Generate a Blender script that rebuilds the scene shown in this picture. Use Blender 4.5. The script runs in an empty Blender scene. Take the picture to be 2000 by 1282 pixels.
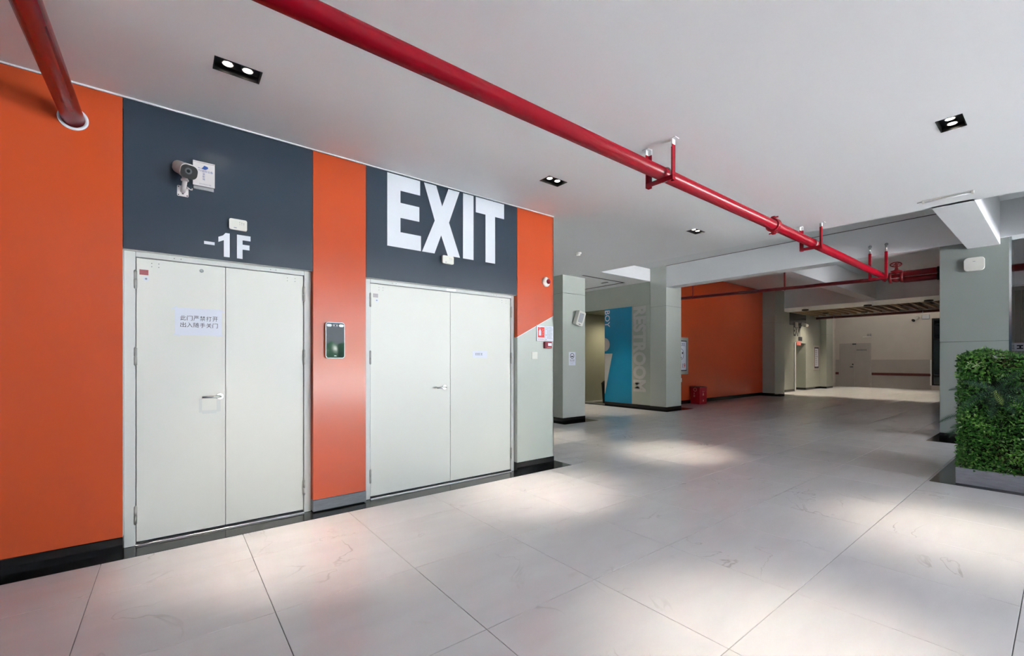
import bpy, bmesh, math, random
from mathutils import Vector, Matrix
random.seed(7)
S = bpy.context.scene
COL = S.collection

# ------------------------------------------------------------------ camera
YAW, EYE = 0.905587, 1.33
cam_d = bpy.data.cameras.new('camera')
cam_d.sensor_width = 36.0
cam_d.lens = 36.0 * 850.13 / 2000.0
cam_d.shift_y = 64.14 / 2000.0
cam_d.clip_start = 0.05
cam_d.clip_end = 300
cam = bpy.data.objects.new('camera', cam_d)
COL.objects.link(cam)
cam.location = (0, 0, EYE)
cam.rotation_euler = (math.pi / 2, 0, YAW)
S.camera = cam

# ------------------------------------------------------------------ sky, exposure
w = bpy.data.worlds.new('sky')
S.world = w
w.use_nodes = True
bg = w.node_tree.nodes['Background']
bg.inputs['Color'].default_value = (0.79, 0.895, 1.0, 1)
bg.inputs['Strength'].default_value = 0.775
S.view_settings.view_transform = 'Standard'
S.view_settings.look = 'None'
S.view_settings.gamma = 1.0
S.view_settings.use_curve_mapping = False
S.view_settings.exposure = 3.28
SPOT_W = 21.0
# sun over the roof: it falls on the paving outside the open side, not into the hall
sun_d = bpy.data.lights.new('sun', 'SUN')
sun_d.energy = 30.0
sun_d.angle = 0.01
sun_d.color = (1.0, 0.99, 0.98)
sun = bpy.data.objects.new('sun', sun_d)
COL.objects.link(sun)
sun.rotation_euler = Vector((0.25, -0.45, -1.0)).to_track_quat('-Z', 'Y').to_euler()


# ------------------------------------------------------------------ materials
def srgb(r, g, b):
    def f(c):
        c /= 255.0
        return c / 12.92 if c <= 0.04045 else ((c + 0.055) / 1.055) ** 2.4
    return (f(r), f(g), f(b), 1.0)


def mat(name, col, rough=0.5, metal=0.0, vary=0.06, scale=3.0, bump=0.0, bscale=120.0, spec=0.5, stretch=None, emit=None):
    m = bpy.data.materials.new(name)
    m.use_nodes = True
    nt = m.node_tree
    b = nt.nodes['Principled BSDF']
    b.inputs['Roughness'].default_value = rough
    b.inputs['Metallic'].default_value = metal
    b.inputs['Specular IOR Level'].default_value = spec
    if emit:
        b.inputs['Base Color'].default_value = col
        b.inputs['Emission Color'].default_value = col
        b.inputs['Emission Strength'].default_value = emit
        return m
    geo = nt.nodes.new('ShaderNodeNewGeometry')
    vec = geo.outputs['Position']
    if stretch:
        mp = nt.nodes.new('ShaderNodeMapping')
        mp.inputs['Scale'].default_value = stretch
        nt.links.new(vec, mp.inputs['Vector'])
        vec = mp.outputs['Vector']
    no = nt.nodes.new('ShaderNodeTexNoise')
    no.inputs['Scale'].default_value = scale
    no.inputs['Detail'].default_value = 4
    nt.links.new(vec, no.inputs['Vector'])
    mx = nt.nodes.new('ShaderNodeMix')
    mx.data_type = 'RGBA'
    nt.links.new(no.outputs['Fac'], mx.inputs['Factor'])
    mx.inputs['A'].default_value = tuple(max(0, c * (1 - vary)) for c in col[:3]) + (1,)
    mx.inputs['B'].default_value = tuple(min(1, c * (1 + vary)) for c in col[:3]) + (1,)
    nt.links.new(mx.outputs['Result'], b.inputs['Base Color'])
    if bump:
        n2 = nt.nodes.new('ShaderNodeTexNoise')
        n2.inputs['Scale'].default_value = bscale
        nt.links.new(vec, n2.inputs['Vector'])
        bp = nt.nodes.new('ShaderNodeBump')
        bp.inputs['Strength'].default_value = bump
        bp.inputs['Distance'].default_value = 0.003
        nt.links.new(n2.outputs['Fac'], bp.inputs['Height'])
        nt.links.new(bp.outputs['Normal'], b.inputs['Normal'])
    return m


M = {}
M['orange'] = mat('orange_panel', srgb(204, 82, 43), 0.2, vary=0.05, scale=1.5, spec=0.4)
M['slate'] = mat('slate_panel', srgb(52, 64, 77), 0.2, vary=0.06, scale=1.5)
M['sage'] = mat('pale_sage_panel', srgb(196, 200, 193), 0.25, vary=0.03)
M['sage2'] = mat('column_sage_panel', srgb(178, 182, 172), 0.22, vary=0.03)
M['sage_shade'] = mat('shaded_sage_panel', srgb(148, 155, 150), 0.25, vary=0.03)  # same sage cladding, with the shade on the column front put into the colour
M['blue'] = mat('blue_panel', srgb(30, 140, 182), 0.25, vary=0.05)
M['vinyl'] = mat('white_vinyl', srgb(226, 230, 238), 0.18, vary=0.02)
M['relief'] = mat('pale_relief_letters', srgb(196, 194, 190), 0.4, vary=0.02)
M['white'] = mat('white_paint', srgb(241, 242, 243), 0.7, vary=0.03, scale=0.8, bump=0.05)
M['ceil'] = mat('ceiling_paint', srgb(248, 248, 249), 0.75, vary=0.03, scale=0.7, bump=0.08, bscale=40)
M['doorp'] = mat('door_paint', srgb(226, 225, 219), 0.4, vary=0.02, scale=2)
M['frame'] = mat('door_frame_paint', srgb(214, 214, 212), 0.4, vary=0.03)
M['black'] = mat('black_granite', srgb(22, 21, 22), 0.12, vary=0.4, scale=90)
M['greystone'] = mat('grey_brushed_stone', srgb(112, 115, 122), 0.3, vary=0.25, scale=14, stretch=(1, 1, 5))
M['planter'] = mat('planter_stone', srgb(150, 150, 160), 0.5, vary=0.3, scale=10, stretch=(1.2, 1, 6), bump=0.2)
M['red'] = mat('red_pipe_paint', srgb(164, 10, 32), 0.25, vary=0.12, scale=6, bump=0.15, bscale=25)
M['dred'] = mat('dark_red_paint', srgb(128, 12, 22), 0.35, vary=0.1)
M['steel'] = mat('brushed_steel', (0.62, 0.62, 0.6, 1), 0.25, 1.0, vary=0.05)
M['hingem'] = mat('satin_hinge', srgb(176, 174, 170), 0.35, 0.35)
M['steeld'] = mat('dull_steel', (0.42, 0.42, 0.43, 1), 0.4, 1.0, vary=0.08)
M['mirror'] = mat('polished_metal_edge', (0.75, 0.78, 0.78, 1), 0.15, 1.0, vary=0.05)
M['dark'] = mat('dark_gap', (0.012, 0.012, 0.014, 1), 0.6)
M['blackp'] = mat('black_plastic', (0.012, 0.012, 0.013, 1), 0.45, spec=0.3)
M['blackh'] = mat('black_lamp_housing', (0.01, 0.01, 0.01, 1), 0.3)
M['plastic'] = mat('white_plastic', srgb(226, 224, 216), 0.4, vary=0.02)
M['camw'] = mat('camera_shell', srgb(214, 208, 208), 0.35, vary=0.03)
M['mesh0'] = mat('dark_grey_plastic', srgb(62, 66, 72), 0.4)
M['glass'] = mat('screen_glass', (0.01, 0.012, 0.014, 1), 0.03, vary=0.05, spec=0.3)
M['ink'] = mat('black_ink', srgb(30, 32, 44), 0.6)
M['inkb'] = mat('blue_ink', srgb(20, 70, 150), 0.5)
M['inkg'] = mat('grey_ink', srgb(150, 152, 165), 0.6)
M['inkr'] = mat('red_ink', srgb(205, 40, 48), 0.5)
M['paper'] = mat('paper', srgb(226, 228, 240), 0.8, vary=0.02)
M['signred'] = mat('sign_red', srgb(226, 62, 56), 0.4)
M['signpink'] = mat('sign_pink', srgb(222, 130, 120), 0.5)
M['maroon'] = mat('maroon_plastic', srgb(140, 18, 44), 0.3)
M['lens'] = mat('lamp_lens', (1.0, 0.9, 0.74, 1), emit=2.5)
M['tubefill'] = mat('fill_tube', (1.0, 0.96, 0.91, 1), emit=1.05)
M['grout'] = mat('dark_grout', srgb(84, 80, 78), 0.9)
M['slat'] = mat('timber_slat', srgb(150, 122, 88), 0.5, vary=0.15, scale=8)
M['void'] = mat('dark_ceiling_void', srgb(22, 17, 13), 0.9)
M['farwall'] = mat('far_wall_paint', srgb(206, 198, 190), 0.6)
M['fargrey'] = mat('far_grey_dado', srgb(176, 170, 166), 0.6)
M['bumper'] = mat('dark_red_bumper', srgb(84, 26, 24), 0.5)
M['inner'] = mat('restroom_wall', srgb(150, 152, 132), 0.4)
M['shutter'] = mat('grey_shutter', srgb(150, 148, 140), 0.5)
M['wglass'] = mat('dark_window_glass', srgb(16, 24, 28), 0.05, spec=0.8)
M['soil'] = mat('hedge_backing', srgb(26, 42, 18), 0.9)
M['ground'] = mat('outdoor_paving', srgb(188, 191, 195), 0.8, vary=0.1)
M['tube'] = mat('white_tube', srgb(240, 240, 240), 0.3)
M['aluminium'] = mat('aluminium_strip', (0.7, 0.7, 0.72, 1), 0.3, 1.0)


def tile_mat():
    m = bpy.data.materials.new('marble_tile')
    m.use_nodes = True
    nt = m.node_tree
    L = nt.links.new
    b = nt.nodes['Principled BSDF']
    b.inputs['Roughness'].default_value = 0.2
    b.inputs['Specular IOR Level'].default_value = 0.5
    geo = nt.nodes.new('ShaderNodeNewGeometry')
    oi = nt.nodes.new('ShaderNodeObjectInfo')
    ml = nt.nodes.new('ShaderNodeMath'); ml.operation = 'MULTIPLY'; ml.inputs[1].default_value = 37.0
    L(oi.outputs['Random'], ml.inputs[0])
    add = nt.nodes.new('ShaderNodeVectorMath'); add.operation = 'ADD'
    L(geo.outputs['Position'], add.inputs[0]); L(ml.outputs[0], add.inputs[1])
    # cloudy streaks running across the tile
    mp = nt.nodes.new('ShaderNodeMapping'); mp.inputs['Scale'].default_value = (2.6, 0.7, 1)
    mp.inputs['Rotation'].default_value = (0, 0, 0.5)
    L(add.outputs[0], mp.inputs['Vector'])
    n1 = nt.nodes.new('ShaderNodeTexNoise'); n1.inputs['Scale'].default_value = 2.2; n1.inputs['Detail'].default_value = 6
    n1.inputs['Distortion'].default_value = 0.4
    L(mp.outputs[0], n1.inputs['Vector'])
    mx = nt.nodes.new('ShaderNodeMix'); mx.data_type = 'RGBA'
    mx.inputs['A'].default_value = srgb(206, 204, 206)
    mx.inputs['B'].default_value = srgb(224, 222, 223)
    L(n1.outputs['Fac'], mx.inputs['Factor'])
    # thin grey veins where a distorted noise crosses its mid value
    n2 = nt.nodes.new('ShaderNodeTexNoise'); n2.inputs['Scale'].default_value = 0.9; n2.inputs['Detail'].default_value = 5
    n2.inputs['Distortion'].default_value = 1.2
    L(add.outputs[0], n2.inputs['Vector'])
    sb = nt.nodes.new('ShaderNodeMath'); sb.operation = 'SUBTRACT'; sb.inputs[1].default_value = 0.5
    ab = nt.nodes.new('ShaderNodeMath'); ab.operation = 'ABSOLUTE'
    L(n2.outputs['Fac'], sb.inputs[0]); L(sb.outputs[0], ab.inputs[0])
    rp = nt.nodes.new('ShaderNodeMapRange'); rp.inputs['From Min'].default_value = 0.0; rp.inputs['From Max'].default_value = 0.007
    rp.inputs['To Min'].default_value = 1.0; rp.inputs['To Max'].default_value = 0.0
    L(ab.outputs[0], rp.inputs['Value'])
    n3 = nt.nodes.new('ShaderNodeTexNoise'); n3.inputs['Scale'].default_value = 1.7
    L(add.outputs[0], n3.inputs['Vector'])
    r3 = nt.nodes.new('ShaderNodeMapRange'); r3.inputs['From Min'].default_value = 0.5; r3.inputs['From Max'].default_value = 0.68
    r3.inputs['To Max'].default_value = 0.5
    L(n3.outputs['Fac'], r3.inputs['Value'])
    mu = nt.nodes.new('ShaderNodeMath'); mu.operation = 'MULTIPLY'
    L(rp.outputs[0], mu.inputs[0]); L(r3.outputs[0], mu.inputs[1])
    m2 = nt.nodes.new('ShaderNodeMix'); m2.data_type = 'RGBA'
    L(mu.outputs[0], m2.inputs['Factor']); L(mx.outputs['Result'], m2.inputs['A'])
    m2.inputs['B'].default_value = srgb(140, 134, 130)
    L(m2.outputs['Result'], b.inputs['Base Color'])
    return m


M['tile'] = tile_mat()


def leaf_mat(name, cols, rough=0.45):
    m = bpy.data.materials.new(name)
    m.use_nodes = True
    nt = m.node_tree
    b = nt.nodes['Principled BSDF']
    b.inputs['Roughness'].default_value = rough
    geo = nt.nodes.new('ShaderNodeNewGeometry')
    cr = nt.nodes.new('ShaderNodeValToRGB')
    e = cr.color_ramp.elements
    while len(e) < len(cols):
        e.new(0.5)
    for i, c in enumerate(cols):
        e[i].position = i / (len(cols) - 1)
        e[i].color = c
    nt.links.new(geo.outputs['Random Per Island'], cr.inputs['Fac'])
    nt.links.new(cr.outputs['Color'], b.inputs['Base Color'])
    return m


M['leafA'] = leaf_mat('mixed_leaves', [srgb(24, 60, 18), srgb(44, 98, 28), srgb(58, 126, 36), srgb(84, 146, 50), srgb(132, 172, 92)])
M['leafB'] = leaf_mat('bright_leaves', [srgb(66, 130, 34), srgb(96, 168, 52), srgb(130, 190, 80), srgb(176, 212, 130)])
M['leafC'] = leaf_mat('dry_leaves', [srgb(60, 50, 26), srgb(80, 84, 40), srgb(110, 118, 60), srgb(92, 60, 46)])
M['leafD'] = leaf_mat('pale_leaves', [srgb(130, 166, 100), srgb(168, 192, 134)])
M['fern'] = leaf_mat('dark_fern', [srgb(18, 50, 32), srgb(32, 72, 48), srgb(48, 92, 64)])
M['fernb'] = leaf_mat('yellow_frond', [srgb(150, 176, 70), srgb(176, 192, 92)])

# ------------------------------------------------------------------ builders
LOC = {}


class MB:
    def __init__(self):
        self.bm = bmesh.new()

    def box(self, x0, x1, y0, y1, z0, z1, bev=0.0, seg=1):
        vs = [self.bm.verts.new(p) for p in ((x0, y0, z0), (x1, y0, z0), (x1, y1, z0), (x0, y1, z0),
                                             (x0, y0, z1), (x1, y0, z1), (x1, y1, z1), (x0, y1, z1))]
        fs = [self.bm.faces.new([vs[i] for i in q]) for q in
              ((3, 2, 1, 0), (4, 5, 6, 7), (0, 1, 5, 4), (1, 2, 6, 5), (2, 3, 7, 6), (3, 0, 4, 7))]
        if bev:
            es = list({e for f in fs for e in f.edges})
            bmesh.ops.bevel(self.bm, geom=es, offset=bev, segments=seg, affect='EDGES', profile=0.5)
        return self

    def quad(self, *pts):
        self.bm.faces.new([self.bm.verts.new(p) for p in pts])
        return self

    def prism(self, poly, o, U, V, N, d, bev=0.0):
        o, U, V, N = Vector(o), Vector(U), Vector(V), Vector(N)
        a = [self.bm.verts.new(o + U * p[0] + V * p[1]) for p in poly]
        b = [self.bm.verts.new(o + U * p[0] + V * p[1] + N * d) for p in poly]
        n = len(poly)
        f0 = self.bm.faces.new(list(reversed(a)))
        f1 = self.bm.faces.new(b)
        for i in range(n):
            self.bm.faces.new((a[i], a[(i + 1) % n], b[(i + 1) % n], b[i]))
        if bev:
            bmesh.ops.bevel(self.bm, geom=list(f1.edges), offset=bev, segments=2, affect='EDGES', profile=0.5)
        return self

    def cyl(self, p0, p1, r, n=20, r1=None, cap=True):
        p0, p1 = Vector(p0), Vector(p1)
        r1 = r if r1 is None else r1
        ax = (p1 - p0).normalized()
        u = ax.orthogonal().normalized()
        v = ax.cross(u)
        ring = lambda p, rr: [self.bm.verts.new(p + (u * math.cos(2 * math.pi * i / n) + v * math.sin(2 * math.pi * i / n)) * rr) for i in range(n)]
        a, b = ring(p0, r), ring(p1, r1)
        for i in range(n):
            f = self.bm.faces.new((a[i], a[(i + 1) % n], b[(i + 1) % n], b[i]))
            f.smooth = True
        if cap:
            self.bm.faces.new(list(reversed(a)))
            self.bm.faces.new(b)
        return self

    def tube(self, pts, r, n=12):
        pts = [Vector(p) for p in pts]
        rings = []
        t0 = (pts[1] - pts[0]).normalized()
        u = t0.orthogonal().normalized()
        for i, p in enumerate(pts):
            if i == 0:
                t = t0
            elif i == len(pts) - 1:
                t = (pts[i] - pts[i - 1]).normalized()
            else:
                t = ((pts[i + 1] - p).normalized() + (p - pts[i - 1]).normalized()).normalized()
            u = (u - t * u.dot(t)).normalized()
            v = t.cross(u)
            rings.append([self.bm.verts.new(p + (u * math.cos(2 * math.pi * k / n) + v * math.sin(2 * math.pi * k / n)) * r) for k in range(n)])
        for a, b in zip(rings, rings[1:]):
            for k in range(n):
                f = self.bm.faces.new((a[k], a[(k + 1) % n], b[(k + 1) % n], b[k]))
                f.smooth = True
        self.bm.faces.new(list(reversed(rings[0])))
        self.bm.faces.new(rings[-1])
        return self

    def torus(self, c, ax, R, r, n=28, k=8):
        c, ax = Vector(c), Vector(ax).normalized()
        u = ax.orthogonal().normalized()
        v = ax.cross(u)
        rings = []
        for i in range(n):
            a = 2 * math.pi * i / n
            d = u * math.cos(a) + v * math.sin(a)
            rings.append([self.bm.verts.new(c + d * (R + r * math.cos(2 * math.pi * j / k)) + ax * r * math.sin(2 * math.pi * j / k)) for j in range(k)])
        for i in range(n):
            a, b = rings[i], rings[(i + 1) % n]
            for j in range(k):
                f = self.bm.faces.new((a[j], b[j], b[(j + 1) % k], a[(j + 1) % k]))
                f.smooth = True
        return self

    def dome(self, c, ax, prof, n=24):
        """surface of revolution: prof = [(r, h), ...] along ax"""
        c, ax = Vector(c), Vector(ax).normalized()
        u = ax.orthogonal().normalized()
        v = ax.cross(u)
        rings = [[self.bm.verts.new(c + ax * h + (u * math.cos(2 * math.pi * i / n) + v * math.sin(2 * math.pi * i / n)) * max(r, 1e-4)) for i in range(n)] for r, h in prof]
        for a, b in zip(rings, rings[1:]):
            for i in range(n):
                f = self.bm.faces.new((a[i], a[(i + 1) % n], b[(i + 1) % n], b[i]))
                f.smooth = True
        self.bm.faces.new(list(reversed(rings[0])))
        self.bm.faces.new(rings[-1])
        return self

    def build(self, name, material, parent=None, loc=None, label=None, kind=None, cat=None, group=None):
        base = Vector(LOC[parent.name]) if parent else Vector(loc or (0, 0, 0))
        if base.length:
            bmesh.ops.translate(self.bm, verts=self.bm.verts, vec=-base)
        bmesh.ops.recalc_face_normals(self.bm, faces=self.bm.faces)
        me = bpy.data.meshes.new(name)
        self.bm.to_mesh(me)
        self.bm.free()
        me.materials.append(M[material])
        o = bpy.data.objects.new(name, me)
        COL.objects.link(o)
        if parent:
            o.parent = parent
            LOC[o.name] = base
        else:
            o.location = base
            LOC[o.name] = base
        tag(o, label, cat, group, kind)
        return o


def tag(o, label=None, cat=None, group=None, kind=None):
    if label: o['label'] = label
    if cat: o['category'] = cat
    if group: o['group'] = group
    if kind: o['kind'] = kind
    return o


def thing(name, label, cat, loc, group=None, kind=None):
    o = bpy.data.objects.new(name, None)
    o.empty_display_size = 0.1
    COL.objects.link(o)
    o.location = loc
    LOC[o.name] = Vector(loc)
    return tag(o, label, cat, group, kind)


def struct(mb, name, material, label, cat=None, loc=None):
    return mb.build(name, material, None, loc, label, 'structure', cat)


def rrect(w_, h_, r, n=5):
    pts = []
    for cx, cy, a0 in ((w_ / 2 - r, h_ / 2 - r, 0), (-w_ / 2 + r, h_ / 2 - r, 90), (-w_ / 2 + r, -h_ / 2 + r, 180), (w_ / 2 - r, -h_ / 2 + r, 270)):
        for i in range(n + 1):
            a = math.radians(a0 + 90 * i / n)
            pts.append((cx + r * math.cos(a), cy + r * math.sin(a)))
    return pts


def text(body, name, material, parent, o, U, V, wid, hei, off=0.0, label=None, lift=0.0, split=False):
    """flat lettering fitted into the wid x hei rectangle that starts at o (lower left) in the plane U, V"""
    c = bpy.data.curves.new('t', 'FONT')
    c.body = body
    c.size = 1.0
    c.offset = off
    c.resolution_u = 3
    t = bpy.data.objects.new('t', c)
    COL.objects.link(t)
    bpy.context.view_layer.update()
    me = bpy.data.meshes.new_from_object(t.evaluated_get(bpy.context.evaluated_depsgraph_get()))
    bpy.data.objects.remove(t)
    bpy.data.curves.remove(c)
    xs = [v.co.x for v in me.vertices]
    ys = [v.co.y for v in me.vertices]
    sx, sy = wid / (max(xs) - min(xs)), hei / (max(ys) - min(ys))
    mx, my = min(xs), min(ys)
    base = LOC[parent.name]
    o, U, V = Vector(o), Vector(U), Vector(V)
    N = U.cross(V)
    for v in me.vertices:
        v.co = o + U * ((v.co.x - mx) * sx) + V * ((v.co.y - my) * sy) + N * (lift or 0.0008) - base
    me.materials.clear()
    me.materials.append(M[material])
    if split:
        b = bmesh.new()
        b.from_mesh(me)
        bpy.data.meshes.remove(me)
        left = set(b.verts)
        while left:
            st = [left.pop()]
            isl = set(st)
            while st:
                for e in st.pop().link_edges:
                    for v in e.verts:
                        if v in left:
                            left.discard(v); isl.add(v); st.append(v)
            nb = bmesh.new()
            mpv = {v: nb.verts.new(v.co) for v in isl}
            for f in {f for v in isl for f in v.link_faces}:
                nb.faces.new([mpv[v] for v in f.verts])
            m2 = bpy.data.meshes.new(name)
            nb.to_mesh(m2)
            nb.free()
            m2.materials.append(M[material])
            ob = bpy.data.objects.new(name, m2)
            COL.objects.link(ob)
            ob.parent = parent
            LOC[ob.name] = base
        b.free()
        return None
    ob = bpy.data.objects.new(name, me)
    COL.objects.link(ob)
    ob.parent = parent
    LOC[ob.name] = base
    ob['kind'] = 'stuff'
    return ob


def scribble(name, material, parent, o, U, V, wid, hei, rows, fill=0.85, seed=1, lift=0.0008, glyph=None):
    """rows of small unreadable marks"""
    rnd = random.Random(seed)
    o, U, V = Vector(o), Vector(U), Vector(V)
    N = U.cross(V)
    mb = MB()
    rh = hei / rows
    for r in range(rows):
        y0 = hei - (r + 1) * rh + rh * 0.2
        y1 = y0 + rh * 0.6
        x = 0.0
        end = wid * rnd.uniform(fill - 0.12, fill + 0.12)
        g = glyph or rh * 0.6
        while x + g < min(end, wid):
            gg = g * rnd.uniform(0.7, 1.0)
            for (a, b, c, d) in ((0, 1, 0.72, 1), (0, 1, 0.0, 0.26), (rnd.uniform(0, .6), 0, 0, 1)):
                if b == 0:
                    b = a + 0.28
                P = lambda s, t: o + U * (x + gg * s) + V * (y0 + (y1 - y0) * t) + N * lift
                mb.quad(P(a, c), P(b, c), P(b, d), P(a, d))
            x += g * 1.15
    return mb.build(name, material, parent, kind='stuff')


def copy_tree(o, loc, label=None, group=None):
    r = o.copy()
    COL.objects.link(r)
    r.location = loc
    LOC[r.name] = Vector(loc)
    if label: r['label'] = label
    if group: r['group'] = group

    def rec(src, dst):
        for ch in list(src.children):
            c = ch.copy()
            COL.objects.link(c)
            c.parent = dst
            rec(ch, c)
    rec(o, r)
    return r


XW = -4.06       # face of the panelled wall on the left
ZC = 3.18        # main ceiling
YE = (0, 1, 0)
ZE = (0, 0, 1)
XE = (1, 0, 0)
XR = 11.0         # open edge of the hall on the right
YF = 10.3        # face of the restroom wall

# ------------------------------------------------------------------ floor
fl = MB()
fl.box(-13, XR, -6, 30, -0.25, -0.012)
floor = struct(fl, 'floor', 'grout', 'pale polished marble tile floor with thin dark joints')
TX0, TSX, TY0, TSY = -2.583, 0.81, -0.3586, 0.7952
G = 0.0016
tile_cache = {}


def tile_piece(x0, x1, y0, y1):
    wx, wy = round(x1 - x0, 4), round(y1 - y0, 4)
    key = (wx, wy)
    if key not in tile_cache:
        b = bmesh.new()
        hx, hy = wx / 2 - G, wy / 2 - G
        lo = [b.verts.new((sx * hx, sy * hy, -0.012)) for sx, sy in ((-1, -1), (1, -1), (1, 1), (-1, 1))]
        mi = [b.verts.new((sx * hx, sy * hy, -0.0012)) for sx, sy in ((-1, -1), (1, -1), (1, 1), (-1, 1))]
        hi = [b.verts.new((sx * (hx - .0012), sy * (hy - .0012), 0)) for sx, sy in ((-1, -1), (1, -1), (1, 1), (-1, 1))]
        for A, B in ((lo, mi), (mi, hi)):
            for i in range(4):
                b.faces.new((A[i], A[(i + 1) % 4], B[(i + 1) % 4], B[i]))
        b.faces.new(hi)
        bmesh.ops.recalc_face_normals(b, faces=b.faces)
        me = bpy.data.meshes.new('floor_tile')
        b.to_mesh(me)
        b.free()
        me.materials.append(M['tile'])
        tile_cache[key] = me
    o = bpy.data.objects.new('floor_tile', tile_cache[key])
    COL.objects.link(o)
    o.parent = floor
    o.location = ((x0 + x1) / 2, (y0 + y1) / 2, 0)


rest = MB()
for i in range(-9, 19):
    for j in range(-8, 38):
        x0, x1 = TX0 + i * TSX, TX0 + (i + 1) * TSX
        y0, y1 = TY0 + j * TSY, TY0 + (j + 1) * TSY
        x1 = min(x1, XR)
        rects = []
        if x1 <= -3.9:
            if y1 > 4.03:
                rects.append((x0, x1, max(y0, 4.03), y1))
        elif x0 < -3.9:
            if y1 <= 4.03:
                rects.append((-3.9, x1, y0, y1))
            elif y0 >= 4.03:
                rects.append((x0, x1, y0, y1))
            else:
                rects.append((-3.9, x1, y0, y1))
                rects.append((x0, -3.9, 4.03, y1))
        else:
            rects.append((x0, x1, y0, y1))
        for (a, b_, c, d) in rects:
            if d - c < 0.02 or b_ - a < 0.02:
                continue
            if -1.2 < c < 11.0 and -7.6 < a < 0.1:
                tile_piece(a, b_, c, d)
            else:
                rest.box(a + G, b_ - G, c + G, d - G, -0.012, 0)
rest.build('distant_tiles', 'tile', floor, kind='stuff')

# black granite borders let into the floor
BZ = 0.0012
struct(MB().box(-4.3, -3.9, -6, 4.03, -0.012, BZ), 'trim_1', 'black', 'black granite floor border along the orange and grey wall')
struct(MB().box(-7.45, -6.45, 6.45, 7.52, -0.012, BZ), 'trim_2', 'black', 'black granite floor border around the sage pillar')
struct(MB().box(-9.4, -6.4, 10.12, 11.45, -0.012, BZ), 'trim_3', 'black', 'black granite floor border under the restroom wall')
struct(MB().box(-1.45, -0.4, 9.9, 11.2, -0.012, BZ), 'trim_4', 'black', 'black granite floor border around the column behind the hedge')
struct(MB().box(-0.94, 2.4, 6.6, 8.6, -0.012, BZ), 'trim_5', 'black', 'black granite floor border around the hedge planter')
struct(MB().box(-7.45, -6.55, 17.85, 19.2, -0.012, BZ), 'trim_6', 'black', 'black granite floor border at the far pillar')

# ------------------------------------------------------------------ left wall
D1A, D1B, D2A, D2B, DH, WE = -0.261, 0.977, 1.444, 3.265, 2.115, 3.86
XC = XW - 0.015
wl = MB()
XB = -4.42
for (a, b_, z0, z1) in ((-6, D1A, 0, 4.1), (D1B, D2A, 0, 4.1), (D2B, WE, 0, 4.1), (D1A, D1B, DH, 4.1), (D2A, D2B, DH, 4.1)):
    wl.box(XB, XC, a + (0.0 if a == -6 else 0.012), b_ - 0.012, z0 + (0.012 if z0 else 0), z1)
wl.box(-13, XB, -6, WE - 0.012, 0, 4.1)
wall_left = struct(wl, 'wall_left', 'dark', 'panelled wall in orange and slate grey holding two double doors')
PT = ZC - 0.012


def panel(poly, material, label=None, name='wall_panel', thick=0.015):
    return MB().prism(poly, (XC, 0, 0), YE, ZE, XE, thick, 0.0012).build(name, material, wall_left, label=label)


def rect(a, b_, c, d, g=0.0015):
    return [(a + g, c + g), (b_ - g, c + g), (b_ - g, d - g), (a + g, d - g)]


panel(rect(-6, D1A, 0.1, PT), 'orange')
pd1 = panel(rect(D1A, D1B, DH, PT), 'slate', 'slate grey panel over the first double door')
panel(rect(D1B, D2A, 0.11, PT), 'orange')
pd2 = panel(rect(D2A, D2B - 0.002, DH, PT), 'slate', 'slate grey panel over the second double door')
SL0, SL1 = 1.612, 1.902
panel([(D2B + .001, SL0 + .004), (WE - .001, SL1 + .004), (WE - .001, PT), (D2B + .001, PT)], 'orange')
panel([(D2B + .001, 0.11), (WE - .001, 0.11), (WE - .001, SL1 - .003), (D2B + .001, SL0 - .003)], 'sage')
MB().prism([(D2B, SL0 - .003), (WE, SL1 - .003), (WE, SL1 + .004), (D2B, SL0 + .004)], (XC, 0, 0), YE, ZE, XE, 0.0165).build('joint_strip', 'white', wall_left)
# returns of the panels into the door openings and round the end of the wall
for (y, s, z0, z1, m) in ((D1A, -1, 0.1, DH, 'frame'), (D1B, 1, 0.11, DH, 'orange'), (D2A, -1, 0.11, DH, 'frame'), (D2B, 1, SL0, DH, 'orange'), (D2B, 1, 0.11, SL0, 'sage')):
    a, b_ = sorted((y, y + s * 0.012))
    MB().box(-4.17, XC - 0.0005, a, b_, z0, z1).build('reveal_panel', m, wall_left)
for (a, b_) in ((D1A, D1B), (D2A, D2B)):
    MB().box(-4.17, XC - 0.0005, a, b_, DH, DH + 0.012).build('reveal_panel', 'frame', wall_left)
MB().box(-9.9, XW, WE - 0.012, WE, 0.11, PT).build('end_panel', 'sage', wall_left)
struct(MB().box(XC, XW + 0.006, -6, WE + 0.004, PT + 0.001, ZC), 'trim_7', 'white', 'thin white strip where the panelled wall meets the ceiling')

# baseboards
def baseboard(name, boxes, label, m='black'):
    mb = MB()
    for b_ in boxes:
        mb.box(*b_, bev=0.002)
    return struct(mb, name, m, label)


baseboard('baseboard_left', [(XC, XW + 0.006, -6, D1A, 0, 0.1)], 'black granite baseboard under the large orange panel')
baseboard('baseboard_middle', [(-4.17, XW + 0.006, D1B, D2A, 0.012, 0.109)], 'grey stone baseboard between the two double doors', 'greystone')
baseboard('baseboard_end', [(-4.17, XW + 0.006, D2B, WE + 0.006, 0, 0.109)], 'black granite baseboard at the end of the panelled wall')


# ---------------------------------------------------------------- lettering on the slate panels
def letter(poly, parent, thick=0.0015, name='letter', m='vinyl'):
    MB().prism(poly, (XW, 0, 0), YE, ZE, XE, thick).build(name, m, parent)


zt, zb = 3.157, 2.447
# E
letter([(1.650, zb), (2.006, zb), (2.006, 2.60), (1.785, 2.60), (1.785, 2.742), (1.988, 2.742), (1.988, 2.89), (1.785, 2.89), (1.785, 3.01), (1.997, 3.01), (1.997, zt), (1.650, zt)], pd2)
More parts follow.
